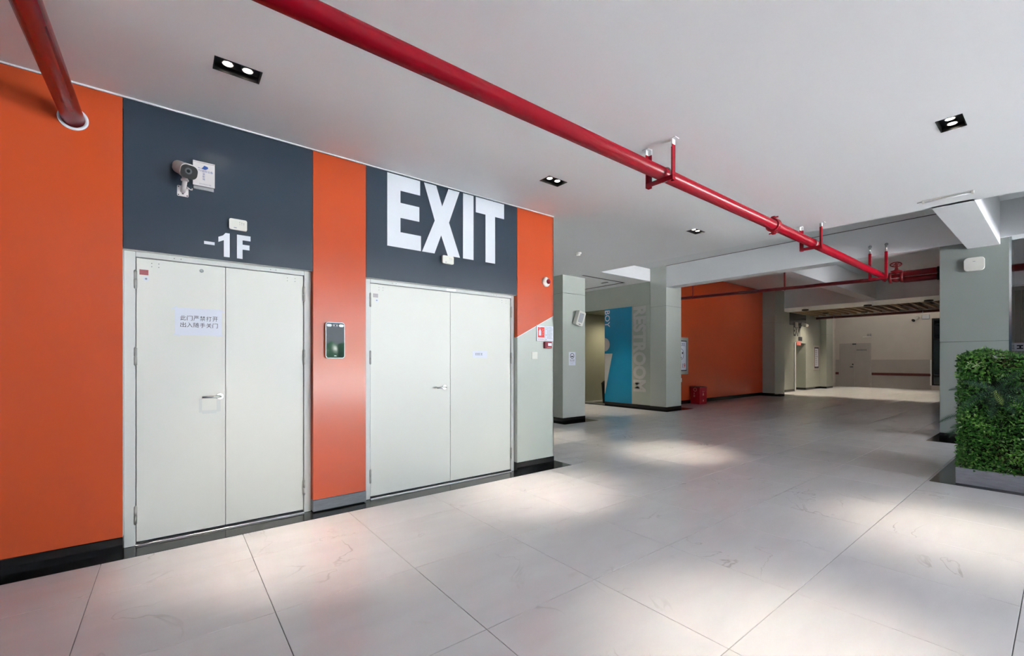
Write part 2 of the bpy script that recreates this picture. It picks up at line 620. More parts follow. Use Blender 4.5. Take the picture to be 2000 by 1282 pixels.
# X
letter([(2.018, zb), (2.160, zb), (2.238, 2.65), (2.318, zb), (2.468, zb), (2.332, 2.80), (2.462, zt), (2.325, zt), (2.250, 2.955), (2.180, zt), (2.040, zt), (2.163, 2.79)], pd2)
# I
letter([(2.506, zb), (2.642, zb), (2.642, zt), (2.506, zt)], pd2)
# T
letter([(2.803, zb), (2.937, zb), (2.937, 2.985), (3.066, 2.985), (3.066, zt), (2.672, zt), (2.672, 2.985), (2.803, 2.985)], pd2)
# -1F
letter([(0.201, 2.222), (0.268, 2.222), (0.268, 2.245), (0.201, 2.245)], pd1)
letter([(0.327, 2.143), (0.366, 2.143), (0.366, 2.330), (0.338, 2.330), (0.322, 2.308), (0.292, 2.292), (0.292, 2.253), (0.327, 2.272)], pd1)
letter([(0.414, 2.143), (0.452, 2.143), (0.452, 2.218), (0.500, 2.218), (0.500, 2.257), (0.452, 2.257), (0.452, 2.292), (0.507, 2.292), (0.507, 2.331), (0.414, 2.331)], pd1)


# ------------------------------------------------------------------ double doors
def hinge(leaf, y, z):
    mb = MB()
    x = XD + 0.012
    mb.cyl((x, y, z - 0.062), (x, y, z - 0.002), 0.0095, 12)
    mb.cyl((x, y, z + 0.002), (x, y, z + 0.062), 0.0095, 12)
    mb.cyl((x, y, z - 0.068), (x, y, z + 0.068), 0.006, 10)
    mb.box(XD - 0.01, XD + 0.004, y - 0.003, y + 0.003, z - 0.06, z + 0.06)
    mb.build('hinge', 'hingem', leaf)


def handle(leaf, y, z, ln):
    mb = MB()
    mb.dome((XD, y, z), XE, [(0.027, 0), (0.027, 0.006), (0.024, 0.009)], 24)
    mb.build('rose', 'steel', leaf)
    pts = [(XD + 0.006, y, z), (XD + 0.04, y, z), (XD + 0.052, y - 0.006, z), (XD + 0.058, y - 0.02, z), (XD + 0.058, y - ln, z)]
    MB().tube(pts, 0.0095, 12).build('lever', 'steel', leaf)


XD = -4.135      # face of the door leaves


def double_door(name, a, b_, la, mid, lb, top, label, plate_m):
    d = thing(name, label, None, (XD, (a + b_) / 2, 0), kind='structure')
    fr = MB()
    X0, X1 = -4.24, -4.122
    fr.box(X0, X1, a, la, 0.002, DH, bev=0.003)
    fr.box(X0, X1, lb, b_, 0.002, DH, bev=0.003)
    fr.box(X0, X1, la + .0005, lb - .0005, top + 0.004, DH, bev=0.003)
    fr = fr.build('frame', 'frame', d)
    MB().box(X0, -4.165, la + .001, lb - .001, 0.003, top).build('dark_rebate', 'dark', d)
    MB().box(-4.163, XW - 0.05, la, lb, 0.0015, 0.010, bev=0.002).build('sill_strip', 'aluminium', d)
    leaves = []
    for (p, q) in ((la + 0.004, mid - 0.0015), (mid + 0.0015, lb - 0.004)):
        leaves.append(MB().box(-4.162, XD, p, q, 0.024, top, bev=0.0025).build('leaf', 'doorp', d))
    for z in (1.915, 1.362, 0.22):
        hinge(leaves[0], la, z)
        hinge(leaves[1], lb, z)
    MB().box(-4.122, -4.1195, mid - 0.055, mid + 0.06, top + 0.008, DH - 0.004).build('keeper_plate', plate_m, fr)
    dots = MB()
    for yy in (la + .09, la + .13, lb - .13, lb - .07):
        for zz in (top - 0.03, top - 0.055):
            dots.cyl((XD - .001, yy, zz), (XD + 0.0006, yy, zz), 0.0028, 8)
    dots.build('screw_holes', 'dark', leaves[0], kind='stuff')
    dots = MB()
    for yy in (la + .22, la + .26, lb - .26, lb - .22):
        dots.cyl((-4.123, yy, top + 0.022), (-4.1213, yy, top + 0.022), 0.003, 8)
    dots.build('screw_holes', 'dark', fr, kind='stuff')
    return d, leaves


door1, lv1 = double_door('door_1', D1A, D1B, -0.198, 0.344, 0.920, 2.074, 'double grey-white fire door under the slate panel marked -1F, with a paper notice', 'frame')
door2, lv2 = double_door('door_2', D2A, D2B, 1.507, 2.391, 3.222, 2.076, 'double grey-white fire door under the large word EXIT', 'steeld')
handle(lv1[0], 0.308, 1.05, 0.118)
handle(lv2[0], 2.318, 1.046, 0.118)
# greyish ring under the first handle, approval stickers, lock barrel
sc = MB()
for (p, q, r_, s) in ((0.172, 0.192, 0.93, 1.035), (0.192, 0.285, 0.918, 0.945), (0.285, 0.312, 0.93, 1.02)):
    sc.quad((XD + .0006, p, r_), (XD + .0006, q, r_), (XD + .0006, q, s), (XD + .0006, p, s))
M['ringgrey'] = mat('grey_ring_paint', srgb(214, 215, 212), 0.35)
sc.build('grey_ring', 'ringgrey', lv1[0], label='greyish ring below the handle')
for lf, y, z, m in ((lv1[0], -0.152, 1.972, 'maroonst'), (lv2[0], 1.563, 1.962, 'greyst')):
    if m not in M:
        M['maroonst'] = mat('faded_red_sticker', srgb(168, 92, 98), 0.5, vary=0.3, scale=120)
        M['greyst'] = mat('faded_grey_sticker', srgb(178, 172, 176), 0.5, vary=0.2, scale=120)
    MB().box(XD, XD + .0008, y - 0.025, y + 0.025, z - 0.018, z + 0.02).build('sticker', m, lf)
    MB().dome((XD, y + 0.012, z - 0.045), XE, [(0.018, 0), (0.018, 0.001)], 20).build('sticker', 'vinyl', lf)
    MB().dome((XD, y + 0.012, z - 0.045), XE, [(0.007, 0.0012), (0.007, 0.0014)], 12).build('sticker_mark', 'inkg', lf)
MB().dome((XD, 0.190, 2.027), XE, [(0.014, 0), (0.013, 0.006), (0.006, 0.006), (0.005, 0.002)], 18).build('lock_barrel', 'steeld', lv1[0])

# paper notices on the doors
p1 = thing('paper_notice', 'white sheet with two lines of large Chinese writing taped on the first door', 'paper notice', (XD + .001, 0.172, 1.628))
MB().prism([(0.026, 1.524), (0.318, 1.527), (0.319, 1.734), (0.024, 1.731)], (XD + .0008, 0, 0), YE, ZE, XE, 0.0008).build('sheet', 'paper', p1)
for row, z in (('此门严禁打开', 1.638), ('出入随手关门', 1.586)):
    for k, ch in enumerate(row):
        text(ch, 'character', 'ink', p1, (XD + .0017, 0.058 + k * .0402, z), YE, ZE, .034, .037)
for (y, z, a) in ((0.022, 1.728, 0.6), (0.32, 1.722, -0.5), (0.035, 1.526, -0.2), (0.305, 1.527, 0.2)):
    U = (0, math.cos(a), math.sin(a)); V = (0, -math.sin(a), math.cos(a))
    MB().prism(rrect(0.04, 0.012, 0.002, 2), (XD + .0017, y, z), U, V, XE, 0.0004).build('tape', 'vinyl', p1)
p2 = thing('paper_label', 'small pale paper strip with faint grey writing on the EXIT door', 'paper label', (XD + .001, 2.778, 1.41))
MB().prism([(2.682, 1.365), (2.878, 1.362), (2.879, 1.446), (2.676, 1.444)], (XD + .0008, 0, 0), YE, ZE, XE, 0.0008).build('sheet', 'paper', p2)
scribble('writing', 'inkg', p2, (XD + .0017, 2.715, 1.385), YE, ZE, 0.13, 0.042, 1, 1.0, 3, glyph=0.022)

# ------------------------------------------------------------------ ceilings, slabs and beams
def edge_y(x):
    return 7.03 + (x + 6.03) * (0.27 / 5.7)


LAMPS = [(-3.257, 0.337), (-3.265, 3.105), (-3.275, 5.905), (-0.556, 4.784), (-0.556, 2.02), (-6.15, 4.95)]
LW, LL = 0.136, 0.244
holes = [(x - LW / 2, x + LW / 2, y - LL / 2, y + LL / 2) for x, y in LAMPS]
X0c, X1c, Y0c, Y1c = -9.9, XR, -6.0, 7.03
xs = sorted({X0c, X1c} | {v for h in holes for v in h[:2]})
ys = sorted({Y0c, Y1c} | {v for h in holes for v in h[2:]})
bm = bmesh.new()
vv = {}


def gv(i, j, z):
    k = (i, j, z)
    if k not in vv:
        x = xs[i]
        y = ys[j] if j < len(ys) - 1 else edge_y(x)
        vv[k] = bm.verts.new((x, y, z))
    return vv[k]


TH = 0.10
for i in range(len(xs) - 1):
    for j in range(len(ys) - 1):
        cx, cy = (xs[i] + xs[i + 1]) / 2, (ys[j] + ys[j + 1]) / 2
        inside = any(a < cx < b and c < cy < d for a, b, c, d in holes)
        if inside:
            continue
        bm.faces.new((gv(i, j, ZC), gv(i, j + 1, ZC), gv(i + 1, j + 1, ZC), gv(i + 1, j, ZC)))
        bm.faces.new((gv(i, j, ZC + TH), gv(i + 1, j, ZC + TH), gv(i + 1, j + 1, ZC + TH), gv(i, j + 1, ZC + TH)))
for i in range(len(xs) - 1):
    j = len(ys) - 1
    bm.faces.new((gv(i, j, ZC), gv(i + 1, j, ZC), gv(i + 1, j, ZC + TH), gv(i, j, ZC + TH)))
bmesh.ops.recalc_face_normals(bm, faces=bm.faces)
me = bpy.data.meshes.new('ceiling')
bm.to_mesh(me)
bm.free()
me.materials.append(M['ceil'])
ceiling = bpy.data.objects.new('ceiling', me)
COL.objects.link(ceiling)
tag(ceiling, 'smooth white dropped ceiling carrying the red pipe and black downlights', kind='structure')

struct(MB().box(-13, XR, -6, 10.3, 3.85, 4.1), 'ceiling_slab_near', 'white', 'pale concrete slab in the raised bay before the cross beam')
struct(MB().box(-13, XR, 10.3, 30, 4.06, 4.3), 'ceiling_slab_far', 'white', 'pale concrete slab above the bay with the far orange wall')
struct(MB().box(-6.53, XR, YF, 10.66, 3.28, 4.06, bev=0.004), 'ceiling_beam_cross', 'white', 'white cross beam between the restroom pillar and the column behind the hedge')
MB().box(-6.53, -1.02, YF - .004, YF + .004, 3.835, 3.846).build('joint_line', 'grout', bpy.data.objects['ceiling_beam_cross'])
struct(MB().box(-1.017, -0.652, 7.2, 10.36, ZC, 3.85, bev=0.004), 'ceiling_beam_short', 'white', 'short white beam running from the dropped ceiling to the column')
struct(MB().box(0.25, 0.6, 7.36, YF, ZC - .06, 3.85, bev=0.004), 'ceiling_beam_blocker', 'white', 'unseen white joist added right of the column to block daylight')  # added out of view, cuts the daylight on the beams by the column
struct(MB().box(-4.42, -4.05, 10.66, 19.1, 3.46, 4.06, bev=0.004), 'ceiling_beam_long', 'white', 'white beam running deep behind the cross beam')
struct(MB().box(-7.4, -1.6, 19.1, 20.75, 3.4, 4.06, bev=0.004), 'ceiling_beam_wide', 'white', 'wide white soffit in front of the timber slat ceiling')
struct(MB().box(-7.4, -1.6, 24.05, 24.7, 3.4, 4.06, bev=0.004), 'ceiling_beam_far', 'white', 'far white soffit behind the timber slats')
# restroom lobby ceiling at its own height, with a black shadow groove
lob = MB()
lob.box(-9.9, -7.02, 7.45, YF, 3.5, 3.84)
lobby = struct(lob, 'ceiling_lobby', 'ceil', 'white lowered ceiling of the restroom lobby with black grooves')
MB().box(-7.60, -7.56, 7.45, 9.90, 3.494, 3.502).build('groove', 'dark', lobby)
MB().box(-9.9, -7.56, 9.86, 9.90, 3.4935, 3.502).build('groove', 'dark', lobby)
MB().box(-8.02, -7.80, 9.44, 9.50, 3.492, 3.5).build('slot_light', 'blackh', lobby)

# ------------------------------------------------------------------ pillars
# sage pillar beside the opening
def column(name, x0, x1, y0, y1, z1, zj, label, m='sage2', base=0.1):
    c = MB().box(x0 + .01, x1 - .01, y0 + .01, y1 - .01, 0, z1)
    o = struct(c, name, 'dark', label)
    MB().box(x0, x1, y0, y1, base + .002, zj - 0.002, bev=0.002).build('cladding_panel', m, o)
    MB().box(x0, x1, y0, y1, zj + 0.002, z1, bev=0.002).build('cladding_panel', m, o)
    MB().box(x0 - .004, x1 + .004, y0 - .004, y1 + .004, 0, base, bev=0.002).build('plinth', 'black', o)
    return o


pil1 = column('wall_pillar_sage', -7.3, -6.655, 6.6, 7.3, ZC - .001, 2.79, 'pale sage pillar carrying a small loudspeaker and a notice', 'sage')
pil2 = column('wall_pillar_restroom', -7.02, -6.53, YF, 11.02, 4.06, 2.79, 'pale sage pillar at the corner of the restroom wall', 'sage')
pil3 = column('wall_pillar_hedge', -1.344, -0.535, 10.36, 10.95, 3.28, 1.65, 'sage clad column standing behind the green hedge', 'sage_shade')
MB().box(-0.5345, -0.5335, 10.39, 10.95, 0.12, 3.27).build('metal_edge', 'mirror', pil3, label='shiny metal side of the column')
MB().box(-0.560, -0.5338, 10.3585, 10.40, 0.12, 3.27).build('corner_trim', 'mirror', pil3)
MB().box(-0.64, -0.535, 10.37, 10.42, 3.28, 3.40).build('column_head', 'sage_shade', pil3)
pil4 = column('wall_pillar_far', -7.35, -6.84, 18.05, 18.95, 4.06, 2.79, 'sage pillar at the end of the far orange wall', base=0.09)
pil5 = column('wall_pillar_corridor', -7.5, -7.1, 24.7, 25.6, 3.4, 2.6, 'sage pillar at the far end of the corridor', base=0.09)

# ------------------------------------------------------------------ restroom wall
rw = MB()
BX0, BX1 = -8.602, -7.62
rw.box(BX0, -7.02, YF + .01, YF + 0.25, 0, 3.85)
rw.box(-9.9, BX0, YF + .01, YF + 0.25, 2.875, 3.85)
rw.box(-12.0, -9.9, YF + .01, YF + 0.25, 0, 3.85)
wall_rest = struct(rw, 'wall_restroom', 'sage2', 'sage wall of the restroom with a dark doorway and blue panel')
FP = (1, 0, 0)


def fpanel(a, b_, c, d, m, name='wall_panel', th=0.01, parent=None, label=None):
    return MB().box(a, b_, YF, YF + th, c, d, bev=0.001).build(name, m, parent or wall_rest, label=label)


fpanel(-9.9, BX0, 2.877, 3.5, 'sage2')
fpanel(BX0, -7.022, 2.877, 3.5, 'sage2')
bluep = fpanel(BX0, BX1 - .002, 0.11, 2.874, 'blue', label='blue panel with BOY and part of a white figure sign')
rpan = fpanel(BX1, -7.022, 0.11, 2.874, 'sage2', label='sage panel with the pale upright word RESTROOM')
MB().box(BX0, -7.02, YF - .004, YF + 0.01, 0, 0.108, bev=0.002).build('plinth', 'black', wall_rest)
# the word BOY and RESTROOM, turned to read downwards
text('BOY', 'letter', 'vinyl', bluep, (BX0 + 0.012, YF - .0002, 2.835), (0, 0, -1), (1, 0, 0), 0.50, 0.185, 0.012, split=True)
text('RESTROOM', 'letter', 'relief', rpan, (-7.565, YF - .0002, 2.85), (0, 0, -1), (1, 0, 0), 2.38, 0.42, 0.04, lift=0.012, split=True)
half = [(0, -0.2)] + [(0.19 * math.cos(math.radians(a)), 0.2 * math.sin(math.radians(a))) for a in range(-80, 81, 10)] + [(0, 0.2)]
MB().prism(half, (BX0 + .002, YF, 1.815), XE, ZE, (0, -1, 0), 0.002).build('figure_head', 'relief', bluep)
MB().prism([(0, 0), (0.01, 0), (0.29, 1.20), (0, 1.20)], (BX0 + .002, YF, 0.345), XE, ZE, (0, -1, 0), 0.002).build('figure_body', 'relief', bluep)
# room behind the doorway
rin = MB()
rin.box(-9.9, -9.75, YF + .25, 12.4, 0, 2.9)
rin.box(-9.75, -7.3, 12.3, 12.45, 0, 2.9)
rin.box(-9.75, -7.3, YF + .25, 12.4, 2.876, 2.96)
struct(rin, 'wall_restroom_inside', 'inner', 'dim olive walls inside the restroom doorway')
struct(MB().box(-9.75, BX0, YF - .01, YF + 0.3, -0.01, 0.012), 'trim_8', 'greystone', 'stone threshold of the restroom doorway')
bin_ = thing('waste_bin', 'dark waste bin just inside the restroom doorway', 'waste bin', (-8.86, 10.75, 0.012))
MB().cyl((-8.86, 10.75, 0.012), (-8.86, 10.75, 0.60), 0.15, 24, 0.19).build('bin_body', 'blackp', bin_)
MB().dome((-8.86, 10.75, 0.60), ZE, [(0.2, 0), (0.2, 0.03), (0.14, 0.1), (0.04, 0.13)], 24).build('bin_lid', 'blackp', bin_)

# ------------------------------------------------------------------ far orange wall
wo = struct(MB().box(-7.6, -7.295, 11.02, 18.06, 0, 4.06), 'wall_far_orange', 'dark', 'large deep orange wall beyond the restroom pillar')
MB().box(-7.295, -7.28, 11.02, 18.06, 0.11, 4.058, bev=0.001).build('wall_panel', 'orange', wo)
baseboard('baseboard_far_orange', [(-7.295, -7.272, 11.02, 18.06, 0, 0.11)], 'black granite baseboard under the far orange wall')

# far left corridor wall with a recess
lw = MB()
XL = -7.35
lw.box(-8.2, XL - .051, 18.95, 21.55, 0, 4.06)
lw.box(-8.2, XL - .051, 22.8, 24.75, 0, 4.06)
lw.box(-8.2, XL - .051, 21.55, 22.8, 2.12, 4.06)
for a_, b__, c_, d_ in ((18.95, 21.55, 0, 3.4), (22.8, 24.75, 0, 3.4), (21.55, 22.8, 2.12, 3.4)):
    lw.box(XL - .05, XL, a_, b__, c_, d_)
lw.box(-8.3, -8.0, 21.4, 22.9, 0, 2.2)
wfl = struct(lw, 'wall_corridor', 'sage2', 'sage corridor wall with a door recess and a small EXIT sign')
MB().box(XL, XL + .012, 20.9, 22.8, 2.88, 3.4).build('dark_panel', 'slate', wfl)
text('EXIT', 'letter', 'ink', wfl, (XL, 21.35, 2.42), YE, ZE, 0.85, 0.45, 0.02, split=True)
MB().box(XL, XL + .004, 21.9, 22.35, 2.22, 2.40).build('small_sign', 'ink', wfl)
MB().box(XL, XL + .004, 21.7, 22.2, 2.02, 2.2).build('pink_sign', 'signpink', wfl)
MB().box(XL - .001, XL + .03, 21.42, 21.55, 0, 2.14).build('door_trim', 'white', wfl)
baseboard('baseboard_corridor', [(XL, XL + .012, 18.95, 21.42, 0, .1), (XL, XL + .012, 22.8, 24.7, 0, .1), (-8.0, XL, 22.79, 22.8, 0, .1)], 'dark baseboard along the far corridor wall')
po = thing('framed_notice', 'tall narrow framed notice on the far corridor wall', 'notice', (XL, 24.1, 1.46))
MB().box(XL, XL + .02, 23.76, 24.48, 0.90, 2.05, bev=.004).build('frame', 'fargrey', po)
MB().box(XL + .02, XL + .021, 23.84, 24.40, 0.98, 1.97).build('border', 'ink', po)
MB().box(XL + .021, XL + .022, 23.90, 24.34, 1.06, 1.91).build('sheet', 'paper', po)
scribble('writing', 'ink', po, (XL + .0225, 23.94, 1.1), YE, ZE, 0.36, 0.76, 8, 0.8, 5)
# corridor camera
fc = thing('far_security_camera', 'tiny white camera fixed on the dark panel over the far EXIT letters', 'camera', (XL + .012, 22.1, 2.95))
MB().box(XL + .012, XL + .07, 21.45, 21.7, 2.82, 3.02, bev=.01).build('junction_box', 'plastic', fc)
MB().cyl((XL + .05, 22.25, 2.98), (XL + .30, 22.05, 2.88), 0.06, 14).build('body', 'plastic', fc)
MB().cyl((XL + .012, 22.2, 2.85), (XL + .14, 22.2, 2.93), 0.03, 10).build('arm', 'plastic', fc)

# end wall of the corridor
YEND = 27.5
ew = MB()
ew.box(-8.2, -3.83, YEND, YEND + .2, 0, 4.06)
ew.box(-3.83, -1.6, YEND, YEND + .2, 3.28, 4.06)
ew.box(-3.83, -1.6, YEND, YEND + .2, 0, 0.2)
ew.box(-8.2, -7.5, 24.75, YEND, 0, 4.06)
wend = struct(ew, 'wall_end', 'farwall', 'pale end wall of the corridor with a grey dado')
MB().box(-8.0, -7.34, YEND - .012, YEND, 0.0, 1.39).build('dado', 'fargrey', wend)
MB().box(-6.02, -3.84, YEND - .012, YEND, 0.0, 1.39).build('dado', 'fargrey', wend)
MB().box(-8.0, -7.36, YEND - .03, YEND - .012, 0.62, 0.74).build('bumper_rail', 'bumper', wend)
MB().box(-6.0, -3.86, YEND - .03, YEND - .012, 0.62, 0.74).build('bumper_rail', 'bumper', wend)
MB().box(-3.88, -3.83, YEND - .03, YEND, 0.2, 1.38).build('corner_guard', 'white', wend)
win = thing('window_1', 'tall dark window at the right end of the far wall', None, (-2.7, YEND, 0.2), kind='structure')
MB().box(-3.82, -1.61, YEND + .05, YEND + .07, 0.2, 3.28).build('pane', 'wglass', win)
wf = MB()
wf.box(-3.83, -3.76, YEND + .02, YEND + .1, 0.2, 3.28)
for z in (0.2, 0.62, 2.28, 3.2):
    wf.box(-3.76, -1.6, YEND + .02, YEND + .1, z, z + .06)
wf.build('window_frame', 'blackp', win)
d3 = thing('door_3', 'small grey double door in the end wall of the corridor', None, (-6.68, YEND, 0), kind='structure')
f3 = MB()
f3.box(-7.33, -7.26, YEND - .03, YEND, 0, 2.22)
f3.box(-6.10, -6.03, YEND - .03, YEND, 0, 2.22)
f3.box(-7.26, -6.10, YEND - .03, YEND, 2.15, 2.22)
f3.build('frame', 'fargrey', d3)
MB().box(-7.255, -6.715, YEND - .022, YEND - .001, 0.01, 2.145, bev=.003).build('leaf', 'fargrey', d3)
l32 = MB().box(-6.705, -6.105, YEND - .022, YEND - .001, 0.01, 2.145, bev=.003).build('leaf', 'fargrey', d3)
MB().tube([(-6.76, YEND - .02, 1.02), (-6.76, YEND - .08, 1.02), (-6.87, YEND - .08, 1.02)], 0.02, 8).build('lever', 'blackp', d3)
MB().cyl((-6.76, YEND - .022, 1.15), (-6.76, YEND - .05, 1.15), 0.03, 12).build('lock', 'blackp', d3)
MB().box(-6.78, -6.62, YEND - .04, YEND - .03, 2.16, 2.21).build('keeper_plate', 'blackp', d3)
scribble('writing', 'ink', l32, (-6.60, YEND - .0225, 1.83), XE, ZE, 0.42, 0.1, 1, 1.0, 9, glyph=0.06)
el = thing('emergency_lamp', 'small emergency lamp above the door in the end wall', 'lamp', (-6.1, YEND, 2.52))
MB().box(-6.35, -6.02, YEND - .06, YEND, 2.50, 2.56, bev=.005).build('lamp_body', 'plastic', el)
for x in (-6.14, -6.04):
    MB().cyl((x, YEND - .05, 2.56), (x, YEND - .05, 2.68), 0.035, 12).build('lamp_head', 'steeld', el)
fc2 = thing('end_wall_camera', 'dark-faced camera with cable box high on the end wall', 'camera', (-4.35, YEND, 3.25))
MB().box(-4.16, -3.9, YEND - .06, YEND, 3.26, 3.46, bev=.01).build('junction_box', 'steeld', fc2)
MB().cyl((-4.30, YEND - .02, 3.36), (-4.42, YEND - .22, 3.22), 0.07, 14).build('body', 'plastic', fc2)
MB().cyl((-4.42, YEND - .22, 3.22), (-4.424, YEND - .227, 3.215), 0.075, 14).build('face', 'blackp', fc2)

# timber slats
void = struct(MB().box(-7.4, -1.6, 20.75, 24.05, 3.62, 3.7), 'ceiling_slats', 'void', 'dark ceiling with rows of timber slats over the far corridor')
nsl = 19
slat_me = None
for k in range(nsl):
    x = -7.25 + k * 0.29
    if slat_me is None:
        o = MB().box(-0.03, 0.03, 20.76, 24.04, 3.41, 3.50, bev=.004).build('slat', 'slat', void)
        slat_me = o
    else:
        o = slat_me.copy()
        COL.objects.link(o)
    o.location = (x, 0, 0)

# right hand back: shutter wall and corridor side wall
ws = struct(MB().box(-1.6, XR, 16.05, 16.3, 0, 4.06).box(-1.75, -1.6, 16.05, YEND + .2, 0, 4.06), 'wall_shutter', 'farwall', 'wall with a grey ribbed shutter seen past the column')
for k in range(30):
    x = -1.5 + k * 0.12
    MB().box(x, x + 0.11, 16.0, 16.05, 0.02, 3.03, bev=.012).build('shutter_rib', 'shutter', ws)
sg = thing('shop_sign', 'pale sign board with dark blocky marks behind the hedge', 'sign', (0.2, 15.95, 1.6))
MB().box(-0.78, 1.2, 15.94, 15.995, 1.56, 1.76, bev=.004).build('board', 'paper', sg)
scribble('writing', 'ink', sg, (-0.74, 15.939, 1.585), XE, ZE, 1.8, 0.15, 1, 1.0, 13, glyph=0.11)
struct(MB().box(-1.6, XR, 15.0, 15.4, 3.05, 4.06), 'ceiling_beam_shutter', 'white', 'white beam above the shutter past the column')

# right side of the hall: open to daylight between short solid walls
wr = MB()
wr.box(XR, XR + .3, -6, 2.5, 0, 4.1)
wr.box(XR, XR + .3, 11.0, 16.3, 0, 4.3)
wr.box(2.0, XR, 11.0, 11.2, 0, 4.06)
wr.box(2.0, 2.2, 11.2, 16.0, 0, 4.06)
struct(wr, 'wall_right', 'white', 'outer wall on the open side of the hall')
struct(MB().box(-4.06, XR + .3, -2.2, -2.0, 0, ZC), 'wall_back', 'slate', 'wall behind the viewer')
struct(MB().box(-10.05, -9.9, WE, YF + .25, 0, 4.1), 'wall_lobby', 'sage2', 'side wall of the restroom lobby')
struct(MB().box(XR, 90, -60, 60, -0.3, -0.02), 'ground_outside', 'ground', 'pale paving outside the open side')


gh = thing('garden_hedge', 'tall clipped hedge across the yard outside the view', 'hedge', (30, 11, -0.02))
ghm = MB()
for k in range(16):
    ghm.dome((30 + 0.3 * math.sin(k * 2.1), 3 + k * 1.1, -.02), ZE, [(.9, 0), (1.1, 1.0), (1.0, 2.0), (.7, 2.6 + .2 * math.sin(k * 1.7)), (.1, 3.0)], 12)
ghm.build('foliage_mass', 'fern', gh)
# ------------------------------------------------------------------ recessed downlights
def downlight(x, y, label, aims, power):
    t = thing('recessed_downlight', label, 'downlight', (x, y, ZC), 'black twin downlights in the white ceiling')
    hx, hy = LW / 2, LL / 2
    h = MB()
    zt_ = ZC + 0.034
    e = 0.0005
    h.quad((x - hx + e, y - hy, ZC - .001), (x - hx + e, y + hy, ZC - .001), (x - hx + e, y + hy, zt_), (x - hx + e, y - hy, zt_))
    h.quad((x + hx - e, y - hy, ZC - .001), (x + hx - e, y + hy, ZC - .001), (x + hx - e, y + hy, zt_), (x + hx - e, y - hy, zt_))
    h.quad((x - hx, y - hy + e, ZC - .001), (x + hx, y - hy + e, ZC - .001), (x + hx, y - hy + e, zt_), (x - hx, y - hy + e, zt_))
    h.quad((x - hx, y + hy - e, ZC - .001), (x + hx, y + hy - e, ZC - .001), (x + hx, y + hy - e, zt_), (x - hx, y + hy - e, zt_))
    h.quad((x - hx, y - hy, zt_), (x + hx, y - hy, zt_), (x + hx, y + hy, zt_), (x - hx, y + hy, zt_))
    h.build('housing', 'blackh', t)
    rim = MB()
    q = 0.006
    rim.box(x - hx - q, x + hx + q, y - hy - q, y - hy, ZC - .003, ZC)
    rim.box(x - hx - q, x + hx + q, y + hy, y + hy + q, ZC - .003, ZC)
    rim.box(x - hx - q, x - hx, y - hy, y + hy, ZC - .003, ZC)
    rim.box(x + hx, x + hx + q, y - hy, y + hy, ZC - .003, ZC)
    rim.build('rim', 'blackh', t)
    for s, (ax, ay) in zip((-1, 1), aims):
        cy = y + s * 0.054
        hd = MB().cyl((x, cy, ZC + 0.020), (x, cy, ZC + 0.0335), 0.036, 24).build('lamp_head', 'blackh', t)
        MB().torus((x, cy, ZC + 0.019), ZE, 0.031, 0.0035, 24, 6).build('ring', 'steeld', hd)
        MB().cyl((x, cy, ZC + 0.0165), (x, cy, ZC + 0.0195), 0.025, 24).build('lens', 'lens', hd)
        ld = bpy.data.lights.new('downlight_beam', 'SPOT')
        ld.energy = power
        ld.color = (1.0, 0.87, 0.70)
        ld.spot_size = math.radians(40)
        ld.spot_blend = 1.0
        ld.shadow_soft_size = 0.03
        lo = bpy.data.objects.new('downlight_beam', ld)
        COL.objects.link(lo)
        lo.parent = t
        lo.location = (0, s * 0.054, 0.012)
        d = Vector((ax - x, ay - cy, -ZC))
        lo.rotation_euler = d.to_track_quat('-Z', 'Y').to_euler()
    return t


downlight(*LAMPS[0], 'black twin downlight nearest the camera, above the first double door', [(-3.70, 0.50), (-3.30, 1.0)], SPOT_W)
downlight(*LAMPS[1], 'black twin downlight in front of the EXIT door', [(-3.36, 2.75), (-3.36, 3.2)], SPOT_W)
downlight(*LAMPS[2], 'black twin downlight beyond the end of the panelled wall', [(-3.6, 5.6), (-3.6, 5.9)], SPOT_W)
downlight(*LAMPS[3], 'black twin downlight on the right beyond the big red pipe', [(-0.5, 4.6), (-0.5, 5.0)], SPOT_W)
downlight(*LAMPS[4], 'black twin downlight just outside the right edge of the view', [(-0.75, 2.0), (-0.75, 2.3)], SPOT_W)
downlight(*LAMPS[5], 'black twin downlight hidden behind the end of the panelled wall', [(-6.0, 4.95), (-5.6, 5.2)], SPOT_W)


def spot(parent, loc, aim, power, size=50):
    ld = bpy.data.lights.new('lamp_beam', 'SPOT')
    ld.energy = power
    ld.color = (1.0, 0.86, 0.68)
    ld.spot_size = math.radians(size)
    ld.spot_blend = 1.0
    ld.shadow_soft_size = 0.03
    lo = bpy.data.objects.new('lamp_beam', ld)
    COL.objects.link(lo)
    lo.parent = parent
    lo.location = Vector(loc) - LOC[parent.name]
    d = Vector(aim) - Vector(loc)
    lo.rotation_euler = d.to_track_quat('-Z', 'Y').to_euler()


def small_lamp(x, y, z, label, power, aim=None, size=48):
    t = thing('round_downlight', label, 'downlight', (x, y, z), 'small round lamps in the far ceilings')
    MB().dome((x, y, z), (0, 0, -1), [(0.12, 0), (0.12, 0.05), (0.10, 0.05), (0.10, 0.006), (0.02, 0.006)], 20).build('rim', 'blackh', t)
    MB().cyl((x, y, z - .007), (x, y, z - .010), 0.05, 16).build('lens', 'lens', t)
    spot(t, (x, y, z - .02), aim or (x, y, 0), power, size)
    return t


